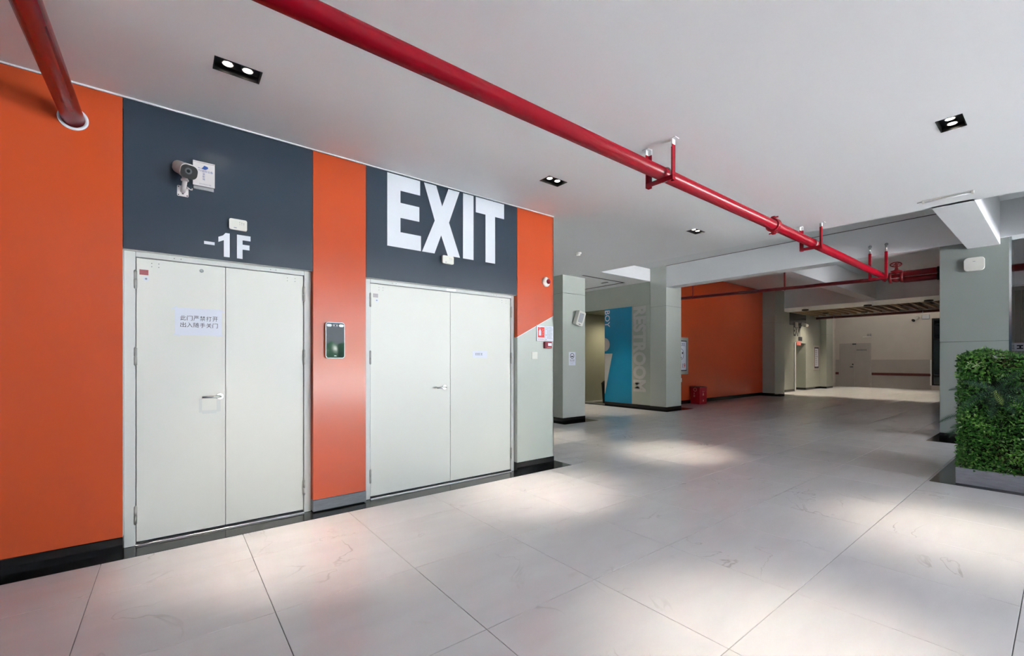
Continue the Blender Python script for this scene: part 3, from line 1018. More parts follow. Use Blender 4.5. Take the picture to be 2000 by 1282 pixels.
small_lamp(-6.5, 20.1, 3.4, 'small lamp at the left of the wide far soffit', SPOT_W * 2.2)
small_lamp(-4.55, 20.3, 3.4, 'small lamp in the middle of the wide far soffit', SPOT_W * 2.2)
small_lamp(-2.9, 20.3, 3.4, 'small lamp at the right of the wide far soffit', SPOT_W * 2.2)
small_lamp(-5.7, 24.4, 3.4, 'small lamp at the left of the far rear soffit', SPOT_W * 2.2, (-5.8, 25.8, 0))
small_lamp(-3.9, 24.4, 3.4, 'small lamp at the right of the far rear soffit', SPOT_W * 2.2)
small_lamp(-6.45, 22.3, 3.41, 'small lamp among the timber slats on the left', SPOT_W * 1.1, (-6.7, 22.4, 0), 130)
small_lamp(-5.3, 23.1, 3.41, 'small lamp among the timber slats in the middle', SPOT_W * 1.3, None, 120)
rl = thing('restroom_fill_lamp', 'added fill lamp on the restroom ceiling inside the doorway', 'lamp', (-8.9, 11.5, 2.876))  # added lamp that brightens the room behind the doorway
MB().dome((-8.9, 11.5, 2.876), (0, 0, -1), [(.14, 0), (.14, .02), (.12, .035)], 24).build('rim', 'plastic', rl)
MB().cyl((-8.9, 11.5, 2.84), (-8.9, 11.5, 2.838), .11, 24).build('lens', 'lens', rl)
spot(rl, (-8.9, 11.5, 2.82), (-9.2, 11.5, 0), SPOT_W * .5, 150)
spot(lobby, (-7.91, 9.47, 3.48), (-7.9, 9.4, 0), SPOT_W * 1.5, 60)

tb = thing('corridor_fill_tube', 'added fill tube hidden above the far rear soffit', 'tube light', (-4.6, 25.6, 4.0))  # added source out of sight, evens the light on the end wall
MB().box(-7.0, -2.2, 25.55, 25.75, 3.98, 4.055).build('batten', 'plastic', tb)
MB().cyl((-7.0, 25.65, 3.95), (-2.2, 25.65, 3.95), 0.03, 12).build('tube', 'tubefill', tb)
# ------------------------------------------------------------------ red pipes
PX, PZ, PR = -2.145, 2.936, 0.056
PYE = 10.56
mp = thing('fire_main_pipe', 'thick glossy red fire pipe running along the ceiling away from the camera', 'pipe', (PX, 3.3, PZ))
RE = 0.07
el_pts = [(PX, -1.99, PZ), (PX, PYE - RE - .02, PZ)] + [(PX + RE * (1 - math.cos(a)), PYE - RE + RE * math.sin(a), PZ - 0.05 * a) for a in [k * math.pi / 14 for k in range(1, 8)]]
MB().tube(el_pts, PR, 32).build('pipe_run', 'red', mp)
for y in (5.62, 3.36, 6.90):
    cp = MB()
    if y == 5.62:
        cp.cyl((PX, y - .035, PZ), (PX, y + .035, PZ), PR + .018, 28)
        cp.torus((PX, y - .03, PZ), YE, PR + .014, .009)
        cp.torus((PX, y + .03, PZ), YE, PR + .014, .009)
        cp.box(PX - .02, PX + .02, y - .02, y + .02, PZ + PR + .005, PZ + PR + .05, bev=.004)
        cp.box(PX - .02, PX + .02, y - .02, y + .02, PZ - PR - .05, PZ - PR - .005, bev=.004)
        cp.cyl((PX - .05, y, PZ + PR + .035), (PX + .05, y, PZ + PR + .035), .009, 8)
        cp.cyl((PX - .05, y, PZ - PR - .035), (PX + .05, y, PZ - PR - .035), .009, 8)
        cp.build('coupling', 'red', mp)
    else:
        cp.torus((PX, y, PZ), YE, PR + .004, .006)
        cp.build('pipe_clip', 'steeld', mp)


def hanger(y, label, zt_=ZC):
    t = thing('pipe_hanger', label, 'pipe hanger', (PX, y, zt_), 'red U-shaped hangers under the red pipe')
    xl, xr = -2.276, -2.016
    zb_ = 2.838
    for x, s in ((xl, 1), (xr, -1)):
        b_ = MB()
        b_.box(min(x, x + s * .006), max(x, x + s * .006), y - .022, y + .022, zb_, zt_ - .05)
        b_.box(min(x, x + s * .036), max(x, x + s * .036), y + .016, y + .022, zb_, zt_ - .05)
        b_.build('upright', 'red', t)
        c_ = MB()
        c_.box(min(x, x + s * .006), max(x, x + s * .006), y - .022, y + .022, zt_ - .05, zt_)
        c_.box(min(x, x + s * .036), max(x, x + s * .036), y + .016, y + .022, zt_ - .05, zt_)
        c_.box(x - .03, x + .03, y - .03, y + .03, zt_ - .006, zt_ - .0005)
        c_.build('unpainted_top', 'white', t)
    b_ = MB()
    b_.box(xl, xr, y - .022, y + .022, zb_ + .034, zb_ + .040)
    b_.box(xl, xr, y - .022, y - .016, zb_, zb_ + .040)
    b_.build('cross_bar', 'red', t)
    return t


hanger(3.292, 'red U-shaped hanger holding the thick pipe in mid view')
hanger(6.845, 'red U-shaped hanger holding the thick pipe at the ceiling edge')
h3 = thing('pipe_hanger', 'red hanger fixed to the cross beam beside the valve', 'pipe hanger', (PX, 10.27, 3.4), 'red U-shaped hangers under the red pipe')
for x in (-2.27, -2.035):
    MB().box(x - .022, x + .022, 10.262, 10.29, 2.84, 3.33, bev=.004).build('upright', 'red', h3)
    MB().cyl((x, 10.275, 3.33), (x, 10.275, 3.47), .017, 10).build('steel_rod', 'steel', h3)
    MB().dome((x, YF - .001, 3.46), (0, -1, 0), [(.028, 0), (.028, .012), (.012, .03)], 14).build('anchor', 'steeld', h3)
MB().box(-2.27, -2.035, 10.262, 10.29, 2.832, 2.868).build('cross_bar', 'red', h3)

# pipe turning right with a gate valve
vp = thing('side_pipe', 'thick red pipe running right from the valve behind the column', 'pipe', (-1.4, 10.80, 2.88))
PY2, PZ2 = 10.56, 2.872
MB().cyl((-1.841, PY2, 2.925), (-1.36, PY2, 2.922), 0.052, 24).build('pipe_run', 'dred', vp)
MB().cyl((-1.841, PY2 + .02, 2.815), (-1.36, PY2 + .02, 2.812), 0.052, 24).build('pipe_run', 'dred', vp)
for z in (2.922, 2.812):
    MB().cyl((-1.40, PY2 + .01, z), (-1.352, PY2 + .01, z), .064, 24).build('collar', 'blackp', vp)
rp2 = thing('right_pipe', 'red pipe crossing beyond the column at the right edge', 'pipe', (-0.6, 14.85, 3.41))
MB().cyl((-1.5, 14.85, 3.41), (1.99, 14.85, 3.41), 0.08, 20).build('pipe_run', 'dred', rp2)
gvv = thing('gate_valve', 'red gate valve with a spoked hand wheel near the column', 'valve', (-1.945, PY2, PZ2))
MB().cyl((-2.045, PY2, PZ2), (-2.005, PY2, PZ2), .10, 28).build('flange', 'dred', gvv)
MB().cyl((-1.885, PY2, PZ2), (-1.845, PY2, PZ2), .10, 28).build('flange', 'dred', gvv)
MB().dome((-2.01, PY2, PZ2), XE, [(.07, 0), (.085, .03), (.09, .065), (.085, .10), (.07, .13)], 24).build('body', 'dred', gvv)
MB().dome((-1.945, PY2, PZ2 + .05), ZE, [(.07, 0), (.065, .05), (.085, .06), (.085, .075), (.03, .09), (.02, .14), (.02, .19)], 20).build('bonnet', 'dred', gvv)
wc = Vector((-1.945, PY2 - .04, PZ2 + .235))
wax = Vector((.15, -.62, .76)).normalized()
wh = MB().torus(wc, wax, .078, .011, 28, 8)
uu = wax.orthogonal().normalized()
for k in range(3):
    d = Matrix.Rotation(k * math.pi / 3, 3, wax) @ uu
    wh.cyl(wc - d * .075, wc + d * .075, .007, 8)
wh.cyl(wc - wax * .02, wc + wax * .02, .018, 10)
wh.build('hand_wheel', 'dred', gvv)
for k in range(6):
    a = k * math.pi / 3 + .3
    MB().cyl((-2.0455, PY2 + .082 * math.cos(a), PZ2 + .082 * math.sin(a)), (-1.8445, PY2 + .082 * math.cos(a), PZ2 + .082 * math.sin(a)), .008, 8).build('bolt', 'steeld', gvv)

# thin branch pipe to the left with drop hangers
bp_ = thing('branch_pipe', 'thin red branch pipe crossing in front of the far orange wall', 'pipe', (-4.5, PY2, 2.93))
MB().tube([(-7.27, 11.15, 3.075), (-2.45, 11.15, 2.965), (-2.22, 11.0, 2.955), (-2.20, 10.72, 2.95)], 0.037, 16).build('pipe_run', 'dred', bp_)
for (x, z) in ((-6.26, 3.052), (-4.02, 3.0)):
    MB().cyl((x, 11.15, z + .03), (x, 11.15, 4.055), .017, 10).build('drop_rod', 'dred', bp_)
    MB().torus((x, 11.15, z), XE, .042, .008, 20, 6).build('clip', 'dred', bp_)

# wall pipe at top left with its white collar
wp = thing('wall_pipe', 'red pipe dropping from the top left corner into the orange wall', 'pipe', (XW, -0.507, 2.94))
MB().tube([(XW - .01, -0.507, 2.935), (1.5, -0.507, 2.935)], 0.057, 28).build('pipe_run', 'red', wp)
MB().dome((XW, -0.507, 2.933), XE, [(.076, 0), (.076, .007), (.073, .009), (.059, .009), (.0585, 0)], 32).build('collar', 'vinyl', wp, label='white collar ring on the wall')
# red line pipe under the far slats
fp = thing('far_pipe', 'thin dark red pipe under the far timber slats', 'pipe', (-4.6, 23.9, 3.33))
MB().cyl((-7.3, 24.0, 3.33), (-1.65, 24.0, 3.33), 0.055, 12).build('pipe_run', 'bumper', fp)
for x in (-6.6, -3.6):
    MB().torus((x, 24.0, 3.33), XE, .06, .012, 16, 6).build('clip', 'steeld', fp)

# ------------------------------------------------------------------ things on the left wall
# security camera
sc_ = thing('security_camera', 'white bullet camera with a black face beside the equipment box', 'camera', (XW, 0.072, 2.6))
pl = MB().prism(rrect(.068, .078, .008), (XW, .072, 2.592), YE, ZE, XE, .004).build('wall_plate', 'camw', sc_)
for (dy, dz) in ((-.026, -.03), (.026, -.03), (-.026, .03), (.026, .03), (0, -.018)):
    MB().cyl((XW + .0035, .072 + dy, 2.592 + dz), (XW + .0048, .072 + dy, 2.592 + dz), .0045 if dy else .006, 10).build('screw_hole', 'dark', pl)
MB().tube([(XW, .072, 2.590), (XW + .05, .075, 2.60), (XW + .085, .08, 2.622), (XW + .09, .082, 2.645)], .015, 14).build('arm', 'camw', sc_)
MB().dome((XW + .09, .082, 2.640), ZE, [(.020, 0), (.024, .004), (.024, .012), (.018, .015), (.018, .04)], 20).build('swivel', 'camw', sc_)
bk, ft = Vector((-4.005, .052, 2.748)), Vector((-3.835, .104, 2.668))
ax = (ft - bk).normalized()
sd = Vector((-ax.y, ax.x, 0)).normalized()
upv = sd.cross(ax) * -1
if upv.z < 0: upv = -upv
sdv = upv.cross(ax)
body = MB()
body.prism(rrect(.09, .088, .036, 6), bk, sdv, upv, ax, (ft - bk).length - .012)
body.build('body', 'camw', sc_)
hood = MB()
pts = rrect(.106, .098, .036, 6)
body2 = [p for p in pts]
hood.prism([(p[0], p[1] + .002) for p in body2], ft - ax * .05, sdv, upv, ax, .047, .002)
hood.build('hood', 'camw', sc_)
face = MB().prism([(p[0] * .95, p[1] * .95 - .001) for p in pts], ft - ax * .004, sdv, upv, ax, .006, .001).build('face', 'blackp', sc_)
MB().dome(ft - sdv * .006 + upv * .004, ax, [(.022, .001), (.022, .004), (.016, .005), (.013, .003)], 20).build('lens_ring', 'mesh0', face)
MB().dome(ft - sdv * .006 + upv * .004, ax, [(.011, .003), (.008, .0055), (.002, .0065)], 16).build('lens_glass', 'glass', face)
MB().tube([(XW + .05, .10, 2.61), (XW + .03, .118, 2.605), (XW + .012, .127, 2.612), (XW + .006, .128, 2.624)], .004, 8).build('cable', 'camw', sc_)

# equipment box with lettering
cb = thing('equipment_box', 'white metal equipment box with blue camera symbol and Chinese writing', 'box', (XW, .2, 2.65))
MB().box(XW, XW + .035, .136, .262, 2.652, 2.815, bev=.002).build('box_body', 'camw', cb)
lid = MB().box(XW + .0355, XW + .042, .131, .266, 2.647, 2.826, bev=.001).build('lid', 'camw', cb)
MB().box(XW + .042, XW + .052, .131, .266, 2.818, 2.826, bev=.001).build('lid_lip', 'camw', cb)
MB().box(XW, XW + .012, .136, .262, 2.628, 2.652, bev=.001).build('bottom_flange', 'steeld', cb)
XF = XW + .0424
text('CCTV监控设备', 'writing', 'inkb', lid, (XF, .139, 2.752), YE, ZE, .115, .017)
for k, ch in enumerate('装配箱'):
    text(ch, 'writing', 'inkb', lid, (XF, .190, 2.731 - k * .0195), YE, ZE, .014, .015)
scribble('writing', 'inkg', lid, (XF, .17, 2.656), YE, ZE, .085, .012, 1, 1.0, 4)
MB().prism([(.163, 2.782), (.182, 2.777), (.192, 2.788), (.200, 2.803), (.222, 2.797), (.225, 2.786), (.213, 2.776), (.203, 2.772), (.190, 2.776), (.163, 2.778)], (XF, 0, 0), YE, ZE, XE, .0008).build('camera_symbol', 'inkb', lid)


# emergency light boxes
def wall_box(y0, y1, z0, z1, dep, label):
    t = thing('signal_box', label, 'signal box', (XW, (y0 + y1) / 2, (z0 + z1) / 2), 'white plastic signal boxes over the doors')
    MB().box(XW, XW + dep * .35, y0 + .003, y1 - .003, z0 + .003, z1 - .003).build('back_plate', 'plastic', t)
    fr = MB().prism(rrect(y1 - y0, z1 - z0, .01), (XW + dep * .35, (y0 + y1) / 2, (z0 + z1) / 2), YE, ZE, XE, dep * .65, .004).build('cover', 'plastic', t)
    for k in range(3):
        yy = y1 - .05 + k * .014
        MB().cyl((XW + dep, yy, z1 - .022 - k * .003), (XW + dep + .0006, yy, z1 - .022 - k * .003), .0025, 8).build('indicator', 'dark', fr)
        MB().box(XW + dep, XW + dep + .0004, yy - .0008, yy + .0008, z1 - .045, z1 - .03).build('mark', 'inkg', fr)
    MB().box(XW + dep, XW + dep + .0004, y0 + .03, y0 + .05, z0 + .012, z0 + .018).build('mark', 'inkg', fr)


wall_box(.360, .480, 2.362, 2.446, .028, 'white plastic signal box just above the -1F lettering')
wall_box(2.235, 2.368, 2.352, 2.436, .04, 'white plastic signal box under the X of EXIT')

# face terminal between the doors
ft_ = thing('access_terminal', 'black-screened access terminal with pale rim on the orange strip between doors', 'access terminal', (XW, 1.157, 1.513))
MB().box(XW, XW + .012, 1.10, 1.215, 1.39, 1.64).build('wall_plate', 'blackp', ft_)
MB().prism(rrect(.166, .322, .022, 6), (XW + .012, 1.157, 1.513), YE, ZE, XE, .02, .003).build('rim', 'vinyl', ft_)
scn = MB().prism(rrect(.154, .310, .018, 6), (XW + .030, 1.157, 1.513), YE, ZE, XE, .0035, .001).build('screen', 'glass', ft_)
XS = XW + .0336
for dy in (-.052, .052):
    MB().prism(rrect(.042, .024, .0115, 5), (XS, 1.157 + dy, 1.645), YE, ZE, XE, .0006).build('lamp_window', 'vinyl', scn)
MB().prism(rrect(.050, .024, .0115, 5), (XS, 1.157, 1.645), YE, ZE, XE, .0005).build('camera_window', 'inkg', scn)
MB().prism(rrect(.045, .019, .0092, 5), (XS + .0003, 1.157, 1.645), YE, ZE, XE, .0005).build('camera_window', 'blackp', scn)
for dy in (-.012, .012):
    MB().dome((XS + .0005, 1.157 + dy, 1.645), XE, [(.006, 0), (.005, .0012)], 12).build('camera_lens', 'steeld', scn)
MB().prism([(-.012, 0), (.012, 0), (.006, .006), (.002, .004), (-.004, .009)], (XS, 1.157, 1.372), YE, ZE, XE, .0004).build('mark', 'vinyl', scn)

# fire alarm sounder, signs, call point, switch plate
so = thing('alarm_sounder', 'round white alarm sounder with a red lens on the orange wall end', 'alarm', (XW, 3.725, 2.32))
MB().dome((XW, 3.725, 2.325), XE, [(.062, 0), (.062, .014), (.050, .030), (.034, .036)], 28).build('base', 'plastic', so)
MB().dome((XW + .034, 3.737, 2.327), XE, [(.030, 0), (.030, .012), (.022, .022), (.006, .028)], 24).build('red_lens', 'maroon', so)

fs = thing('extinguisher_sign', 'red and white fire extinguisher instruction board above the call point', 'sign', (XW, 3.71, 1.675))
MB().box(XW, XW + .006, 3.566, 3.853, 1.574, 1.776, bev=.001).build('back_board', 'fargrey', fs)
MB().box(XW + .006, XW + .007, 3.572, 3.706, 1.580, 1.770).build('left_sheet', 'paper', fs)
rp_ = MB().box(XW + .007, XW + .0076, 3.588, 3.697, 1.622, 1.752).build('red_field', 'signred', fs)
MB().prism([(.0, .0), (.040, 0), (.040, .058), (.030, .070), (.030, .080), (.012, .080), (.012, .070), (0, .058)], (XW + .0076, 3.602, 1.645), YE, ZE, XE, .0005).build('extinguisher_symbol', 'paper', rp_)
for k in range(3):
    MB().prism([(.0, .0), (.012, 0), (.024, .018), (.012, .024)], (XW + .0076, 3.658 + .006 * (k % 2), 1.648 + k * .030), YE, ZE, XE, .0005).build('flame_symbol', 'signpink', rp_)
scribble('writing', 'paper', rp_, (XW + .0077, 3.60, 1.735), YE, ZE, .05, .014, 1, 1.0, 8)
scribble('writing', 'signpink', fs, (XW + .0077, 3.59, 1.588), YE, ZE, .1, .024, 1, 1.0, 6)
MB().box(XW + .006, XW + .007, 3.712, 3.848, 1.580, 1.770).build('right_sheet', 'paper', fs)
scribble('writing', 'inkg', fs, (XW + .0074, 3.738, 1.606), YE, ZE, .104, .156, 10, .9, 11)
for z in (1.755, 1.730, 1.655, 1.598):
    MB().cyl((XW + .007, 3.726, z), (XW + .0076, 3.726, z), .005, 10).build('bullet', 'ink', fs)

cpt = thing('call_point', 'small maroon fire call point with white label below the instruction board', 'call point', (XW, 3.74, 1.527))
MB().box(XW, XW + .04, 3.684, 3.798, 1.486, 1.571, bev=.006, seg=2).build('case', 'maroon', cpt)
MB().box(XW + .04, XW + .042, 3.728, 3.79, 1.517, 1.553, bev=.001).build('label', 'paper', cpt)
MB().box(XW + .04, XW + .041, 3.715, 3.785, 1.494, 1.500).build('mark', 'signpink', cpt)
swp = thing('switch_plate', 'blank pale switch plate on the sage wall end', 'switch plate', (XW, 3.535, 1.394))
MB().box(XW, XW + .009, 3.490, 3.582, 1.350, 1.440, bev=.003).build('plate', 'plastic', swp)
MB().box(XW + .009, XW + .0115, 3.502, 3.570, 1.362, 1.428, bev=.001).build('rocker', 'plastic', swp)

# ------------------------------------------------------------------ things on the pillars
XP = -6.655
sp = thing('wall_speaker', 'small tilted white loudspeaker on the sage pillar', 'speaker', (XP, 7.0, 2.25))
# cabinet is tilted forward and leans to the right
an = math.radians(12)
Us, Vs = Vector((0, math.cos(an), -math.sin(an))), Vector((math.sin(.16), math.sin(an), math.cos(an))).normalized()
Us = (Us - Vs * Us.dot(Vs)).normalized()
Ns = Us.cross(Vs)
cen = Vector((XP + .06, 7.0, 2.262))
MB().prism(rrect(.21, .31, .02), cen, Us, Vs, Ns, .10, .008).build('cabinet', 'plastic', sp)
M['mesh'] = mat('speaker_mesh', srgb(176, 178, 184), 0.6, vary=0.3, scale=400)
MB().prism(rrect(.13, .20, .01), cen + Ns * .1005 + Vs * .012, Us, Vs, Ns, .004).build('grille', 'mesh', sp)
MB().prism(rrect(.06, .012, .003), cen + Ns * .1008 - Vs * .13, Us, Vs, Ns, .002).build('badge', 'ink', sp)
MB().prism(rrect(.02, .012, .003), cen + Ns * .105 + Vs * .105 + Us * .02, Us, Vs, Ns, .001).build('badge', 'ink', sp)
MB().box(XP, XP + .075, 6.97, 7.03, 2.20, 2.32).build('bracket', 'steeld', sp)

ns = thing('pillar_notice', 'small white prohibition notice with round symbol on the sage pillar', 'notice', (XP, 6.883, 1.376))
MB().box(XP, XP + .003, 6.782, 6.986, 1.232, 1.522).build('sheet', 'paper', ns)
MB().torus((XP + .004, 6.884, 1.437), XE, .055, .006, 28, 6).build('symbol_ring', 'ink', ns)
MB().box(XP + .003, XP + .004, 6.850, 6.918, 1.412, 1.436).build('symbol', 'ink', ns)
text('禁止吸烟', 'writing', 'ink', ns, (XP + .003, 6.815, 1.326), YE, ZE, .138, .034)
scribble('writing', 'inkg', ns, (XP + .0034, 6.815, 1.296), YE, ZE, .138, .02, 1, 1.0, 2)
scribble('writing', 'inkg', ns, (XP + .0034, 6.83, 1.26), YE, ZE, .11, .018, 1, 1.0, 7)

ap = thing('wifi_unit', 'white rounded wireless unit on the column behind the hedge', 'wireless unit', (-.935, 10.36, 2.91))
MB().prism(rrect(.232, .216, .045, 6), (-.935, 10.36, 2.912), XE, ZE, (0, -1, 0), .045, .008).build('cover', 'plastic', ap)
MB().prism(rrect(.03, .008, .002), (-.935, 10.3148, 2.955), XE, ZE, (0, -1, 0), .0008).build('mark', 'inkg', ap)

# poster board on the far orange wall
pb = thing('poster_board', 'framed white poster with black border and red 119 on the far orange wall', 'poster', (-7.28, 12.1, 1.49))
MB().box(-7.28, -7.25, 11.55, 12.64, 0.92, 2.05, bev=.004).build('frame', 'fargrey', pb)
MB().box(-7.25, -7.248, 11.65, 12.54, 1.02, 1.95).build('border', 'ink', pb)
MB().box(-7.248, -7.246, 11.68, 12.51, 1.05, 1.92).build('sheet', 'paper', pb)
text('消防119', 'writing', 'inkr', pb, (-7.2455, 11.78, 1.10), YE, ZE, .68, .18, .012)
scribble('writing', 'inkb', pb, (-7.2455, 11.85, 1.80), YE, ZE, .62, .09, 1, 1.05, 21, glyph=.075)
MB().box(-7.246, -7.245, 11.85, 12.45, 1.785, 1.795).build('rule', 'inkb', pb)
MB().torus((-7.246, 12.2, 1.53), XE, .17, .006, 32, 6).build('ring_diagram', 'ink', pb)
for a in (20, 100, 190, 280):
    MB().cyl((-7.2459, 12.2 + .11 * math.cos(math.radians(a)), 1.53 + .11 * math.sin(math.radians(a))), (-7.245, 12.2 + .11 * math.cos(math.radians(a)), 1.53 + .11 * math.sin(math.radians(a))), .035, 12).build('diagram_mark', 'ink', pb)
so2 = thing('wall_socket', 'small white socket half hidden by the restroom pillar', 'socket', (-7.28, 12.22, .75))
MB().box(-7.28, -7.262, 12.18, 12.30, .68, .80, bev=.004).build('plate', 'plastic', so2)

# fire extinguisher box on the floor
fb = thing('extinguisher_box', 'red extinguisher box with white marks standing at the far orange wall', 'extinguisher box', (-7.03, 12.95, 0))
MB().box(-7.24, -6.93, 12.74, 13.16, 0.0, .50, bev=.004).build('box_body', 'red', fb)
MB().box(-7.25, -6.92, 12.73, 13.17, .50, .525, bev=.004).build('lid', 'dred', fb)
MB().torus((-7.08, 12.737, .44), YE, .05, .006, 20, 6).build('mark', 'signpink', fb)
scribble('writing', 'signpink', fb, (-7.13, 12.7395, .20), XE, ZE, .1, .16, 2, 1.0, 15)
MB().prism([(0, 0), (.09, 0), (.07, .06), (.045, .10), (.02, .06)], (-6.93, 12.90, .26), YE, ZE, XE, .001).build('mark', 'signpink', fb)
MB().dome((-6.93, 12.95, .10), XE, [(.03, .0), (.03, .001)], 16).build('mark', 'signpink', fb)
scribble('writing', 'signpink', fb, (-6.9295, 12.88, .36), YE, ZE, .15, .04, 1, 1.0, 16)

# ------------------------------------------------------------------ things on the ceiling
sd_ = thing('smoke_detector', 'small white smoke detector on the ceiling past the wall end', 'smoke detector', (-5.16, 5.49, ZC))
MB().dome((-5.16, 5.49, ZC), (0, 0, -1), [(.052, 0), (.052, .016), (.046, .024), (.04, .024), (.036, .04), (.026, .052), (.01, .056)], 24).build('body', 'plastic', sd_)
MB().torus((-5.16, 5.49, ZC - .026), ZE, .043, .003, 20, 6).build('vent_ring', 'steeld', sd_)
tl = thing('tube_light', 'thin white tube light on the ceiling before the column', 'tube light', (-.83, 6.85, ZC))
MB().box(-1.02, -.64, 6.835, 6.865, ZC - .012, ZC, bev=.002).build('batten', 'plastic', tl)
MB().cyl((-1.03, 6.85, ZC - .022), (-.63, 6.85, ZC - .022), .010, 14).build('tube', 'tube', tl)
for x in (-1.035, -.64):
    MB().box(x, x + .02, 6.832, 6.868, ZC - .034, ZC, bev=.003).build('end_cap', 'plastic', tl)
wire = MB().tube([(-1.035, 6.85, ZC - .01), (-1.08, 6.87, ZC - .008)], .004, 6).build('wire', 'steeld', tl)

# ------------------------------------------------------------------ hedge planter
PA, PB_, PC, PD = -0.749, 2.2, 6.72, 8.35
hp = thing('hedge_planter', 'low grey stone planter filled with a tall artificial green hedge', 'planter', (0.7, 7.5, 0))
ring = MB()
ring.box(PA, PB_, PC, PC + .04, 0.0, .172, bev=.003)
ring.box(PA, PB_, PD - .04, PD, 0.0, .172, bev=.003)
ring.box(PA, PA + .04, PC + .04, PD - .04, 0.0, .172, bev=.003)
ring.box(PB_ - .04, PB_, PC + .04, PD - .04, 0.0, .172, bev=.003)
ring.build('planter_wall', 'planter', hp)
HZ = 1.40
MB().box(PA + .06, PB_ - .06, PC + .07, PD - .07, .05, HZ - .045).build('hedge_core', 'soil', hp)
rnd = random.Random(3)


def leaf(bm_, p, n, up_, ln, wd, curl):
    n = n.normalized()
    d = (up_ - n * up_.dot(n))
    d = d.normalized() if d.length > 1e-4 else n.orthogonal().normalized()
    d = (d + n * curl).normalized()
    s = d.cross(n).normalized()
    a = bm_.verts.new(p)
    b = bm_.verts.new(p + d * ln * .45 + s * wd * .5 + n * .004)
    c = bm_.verts.new(p + d * ln)
    e = bm_.verts.new(p + d * ln * .45 - s * wd * .5 + n * .004)
    m_ = bm_.verts.new(p + d * ln * .5 - n * .003)
    bm_.faces.new((a, b, m_)); bm_.faces.new((b, c, m_)); bm_.faces.new((c, e, m_)); bm_.faces.new((e, a, m_))


def hashn(x, z, s):
    return math.sin(x * 7.1 * s + 1.3) * math.sin(z * 6.3 * s + .7 + x * 3.1) + .5 * math.sin(x * 17 * s + z * 13 * s)


foli = {k: bmesh.new() for k in 'ABCD'}


def hz(x):
    return HZ - .005 + .055 * math.exp(-((x + .58) / .14) ** 2) + .012 * math.sin(13 * x + 1)


def scatter(face, count):
    for _ in range(count):
        dep = rnd.uniform(-.02, .05)
        if face == 'f':
            x, z = rnd.uniform(PA + .005, PB_ - .02), rnd.uniform(.16, HZ)
            z = .16 + (z - .16) * (hz(x) - .16) / (HZ - .16)
            t = max(0, (z - hz(x) + .09) / .09); t2 = max(0, (PA + .08 - x) / .08)
            p = Vector((x, PC + .03 + dep + .05 * t * t + .04 * t2 * t2 + .018 * hashn(x * .8, z * .8, 1.3), z)); n = Vector((-.4 * t2, -1, .8 * t)); q = (x, z)
        elif face == 'l':
            y, z = rnd.uniform(PC + .03, PD - .03), rnd.uniform(.16, HZ)
            p = Vector((PA + .03 + dep, y, z)); n = Vector((-1, 0, 0)); q = (y, z)
        else:
            x, y = rnd.uniform(PA + .01, PB_ - .03), rnd.uniform(PC + .02, PD - .04)
            t = max(0, (PC + .12 - y) / .12); t2 = max(0, (PA + .1 - x) / .1)
            p = Vector((x, y, hz(x) - .015 - dep * .6 - .05 * t * t - .05 * t2 * t2 + .01 * math.sin(y * 7 + x * 5))); n = Vector((0, 0, 1)); q = (x, y)
        if face == 'f' and (p.x + .45) ** 2 + (p.z - .98) ** 2 < .02 and rnd.random() < .75:
            continue
        h = hashn(q[0], q[1], 1.0)
        h2 = hashn(q[0] + 5, q[1] + 3, 1.6)
        n = (n + Vector((rnd.uniform(-.6, .6), rnd.uniform(-.6, .6), rnd.uniform(-.4, .7)))).normalized()
        up_ = Vector((rnd.uniform(-1, 1), rnd.uniform(-1, 1), rnd.uniform(-.7, 1)))
        if h2 > .75 and rnd.random() < .6:
            leaf(foli['B'], p, n, up_, rnd.uniform(.022, .04), rnd.uniform(.014, .022), .5)
        elif h < -.75 and rnd.random() < .45:
            leaf(foli['C'], p, n, up_, rnd.uniform(.02, .045), rnd.uniform(.005, .010), .5)
        elif h > .6:
            leaf(foli['A'], p, n, up_, rnd.uniform(.035, .06), rnd.uniform(.006, .011), .7)
        elif rnd.random() < .012:
            leaf(foli['D'], p, n, up_, rnd.uniform(.035, .055), rnd.uniform(.018, .026), .4)
        else:
            leaf(foli['A'], p, n, up_, rnd.uniform(.022, .04), rnd.uniform(.014, .024), .4)


scatter('f', 26000)
scatter('l', 7000)
scatter('t', 9000)
for k, nm in zip('ABCD', ('leafA', 'leafB', 'leafC', 'leafD')):
    me = bpy.data.meshes.new('foliage')
    base = LOC[hp.name]
    bmesh.ops.translate(foli[k], verts=foli[k].verts, vec=-base)
    foli[k].to_mesh(me)
    foli[k].free()
    me.materials.append(M[nm])
    o = bpy.data.objects.new('foliage', me)
    COL.objects.link(o)
    o.parent = hp
    tag(o, {'A': 'small mid green leaves', 'B': 'bright green leaf clusters', 'C': 'dry brownish leaves', 'D': 'pale grey green leaves'}[k], kind='stuff')


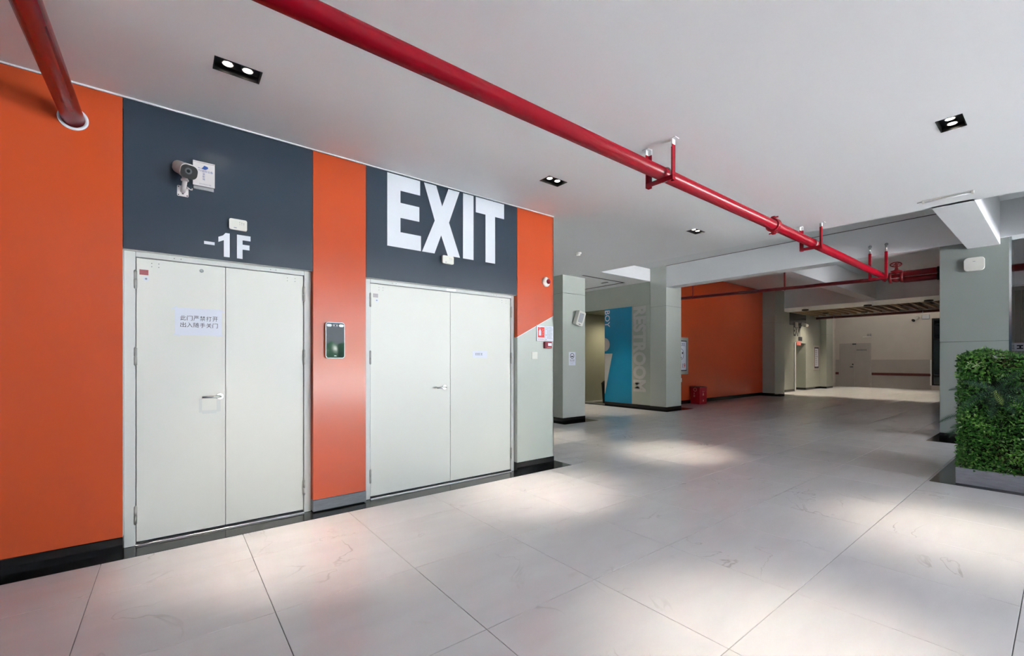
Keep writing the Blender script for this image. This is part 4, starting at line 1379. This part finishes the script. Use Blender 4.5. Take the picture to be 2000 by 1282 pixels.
def frond(p0, d0, ln, wd, m, droop=.5, parent=None, name='fern_frond'):
    """one fern frond: a drooping rib with two rows of leaflets"""
    b = bmesh.new()
    d = Vector(d0).normalized()
    p = Vector(p0)
    nseg = 18
    pts = [p.copy()]
    for i in range(nseg):
        d = (d + Vector((0, 0, -droop / nseg))).normalized()
        p = p + d * ln / nseg
        pts.append(p.copy())
    for i in range(1, nseg + 1):
        t = i / nseg
        dd = (pts[i] - pts[i - 1]).normalized()
        s = dd.cross(Vector((0, -1, .25))).normalized()
        nn = s.cross(dd)
        wl_ = wd * math.sin(math.pi * min(1, .12 + .88 * t)) ** .7 + .004
        for sg_ in (-1, 1):
            tip = pts[i] + s * sg_ * wl_ + dd * wl_ * .45 + nn * .004
            w2 = ln / nseg * .36
            a = b.verts.new(pts[i] - dd * w2); c = b.verts.new(pts[i] + dd * w2)
            e = b.verts.new(tip); f = b.verts.new((pts[i] - dd * w2) * .45 + tip * .55 + nn * .003)
            b.faces.new((a, c, e, f))
        q = [b.verts.new(v) for v in (pts[i - 1] - s * .002 + nn * .002, pts[i - 1] + s * .002 + nn * .002, pts[i] + s * .002 + nn * .002, pts[i] - s * .002 + nn * .002)]
        b.faces.new(q)
    bmesh.ops.translate(b, verts=b.verts, vec=-LOC[parent.name])
    me_ = bpy.data.meshes.new(name)
    b.to_mesh(me_)
    b.free()
    me_.materials.append(M[m])
    o = bpy.data.objects.new(name, me_)
    COL.objects.link(o)
    o.parent = parent
    return o


fc_ = Vector((-.455, PC - .04, 1.03))
for (dx, dz, ln, wd, m, dr) in ((-.9, -.45, .27, .045, 'fern', .7), (-.75, .5, .20, .04, 'fern', .5), (-.1, -1, .24, .045, 'fern', .3), (.3, -.85, .13, .022, 'fernb', .1),
                                (.55, -.8, .22, .04, 'fern', .3), (.95, .25, .30, .05, 'fern', .4), (.9, -.35, .30, .05, 'fern', .5), (.5, .7, .22, .045, 'fern', .3)):
    frond(fc_, (dx, -.22, dz), ln * 1.25, wd * 1.35, m, dr, hp)
for (y, z, dx, dz, ln) in ((7.1, .72, -1, -.1, .24), (7.0, .62, -1, -.9, .2), (7.5, .98, -1, .4, .18), (7.3, .50, -1, .15, .20), (7.7, .55, -1, .1, .2)):
    frond((PA + .03, y, z), (dx, -.3, dz), ln, .03, 'fern', .8, hp)
for (x, z) in ((-.64, 1.30), (-.60, 1.265), (-.655, 1.255), (-.58, 1.29)):
    b = bmesh.new()
    for k in range(4):
        a = k * 1.4 + x * 20
        leaf(b, Vector((x, PC + .012, z)), Vector((.1, -1, .3)), Vector((math.cos(a), 0, math.sin(a))), .034, .015, .35)
    bmesh.ops.translate(b, verts=b.verts, vec=-LOC[hp.name])
    me = bpy.data.meshes.new('pale_sprig'); b.to_mesh(me); b.free(); me.materials.append(M['leafD'])
    o = bpy.data.objects.new('pale_sprig', me); COL.objects.link(o); o.parent = hp
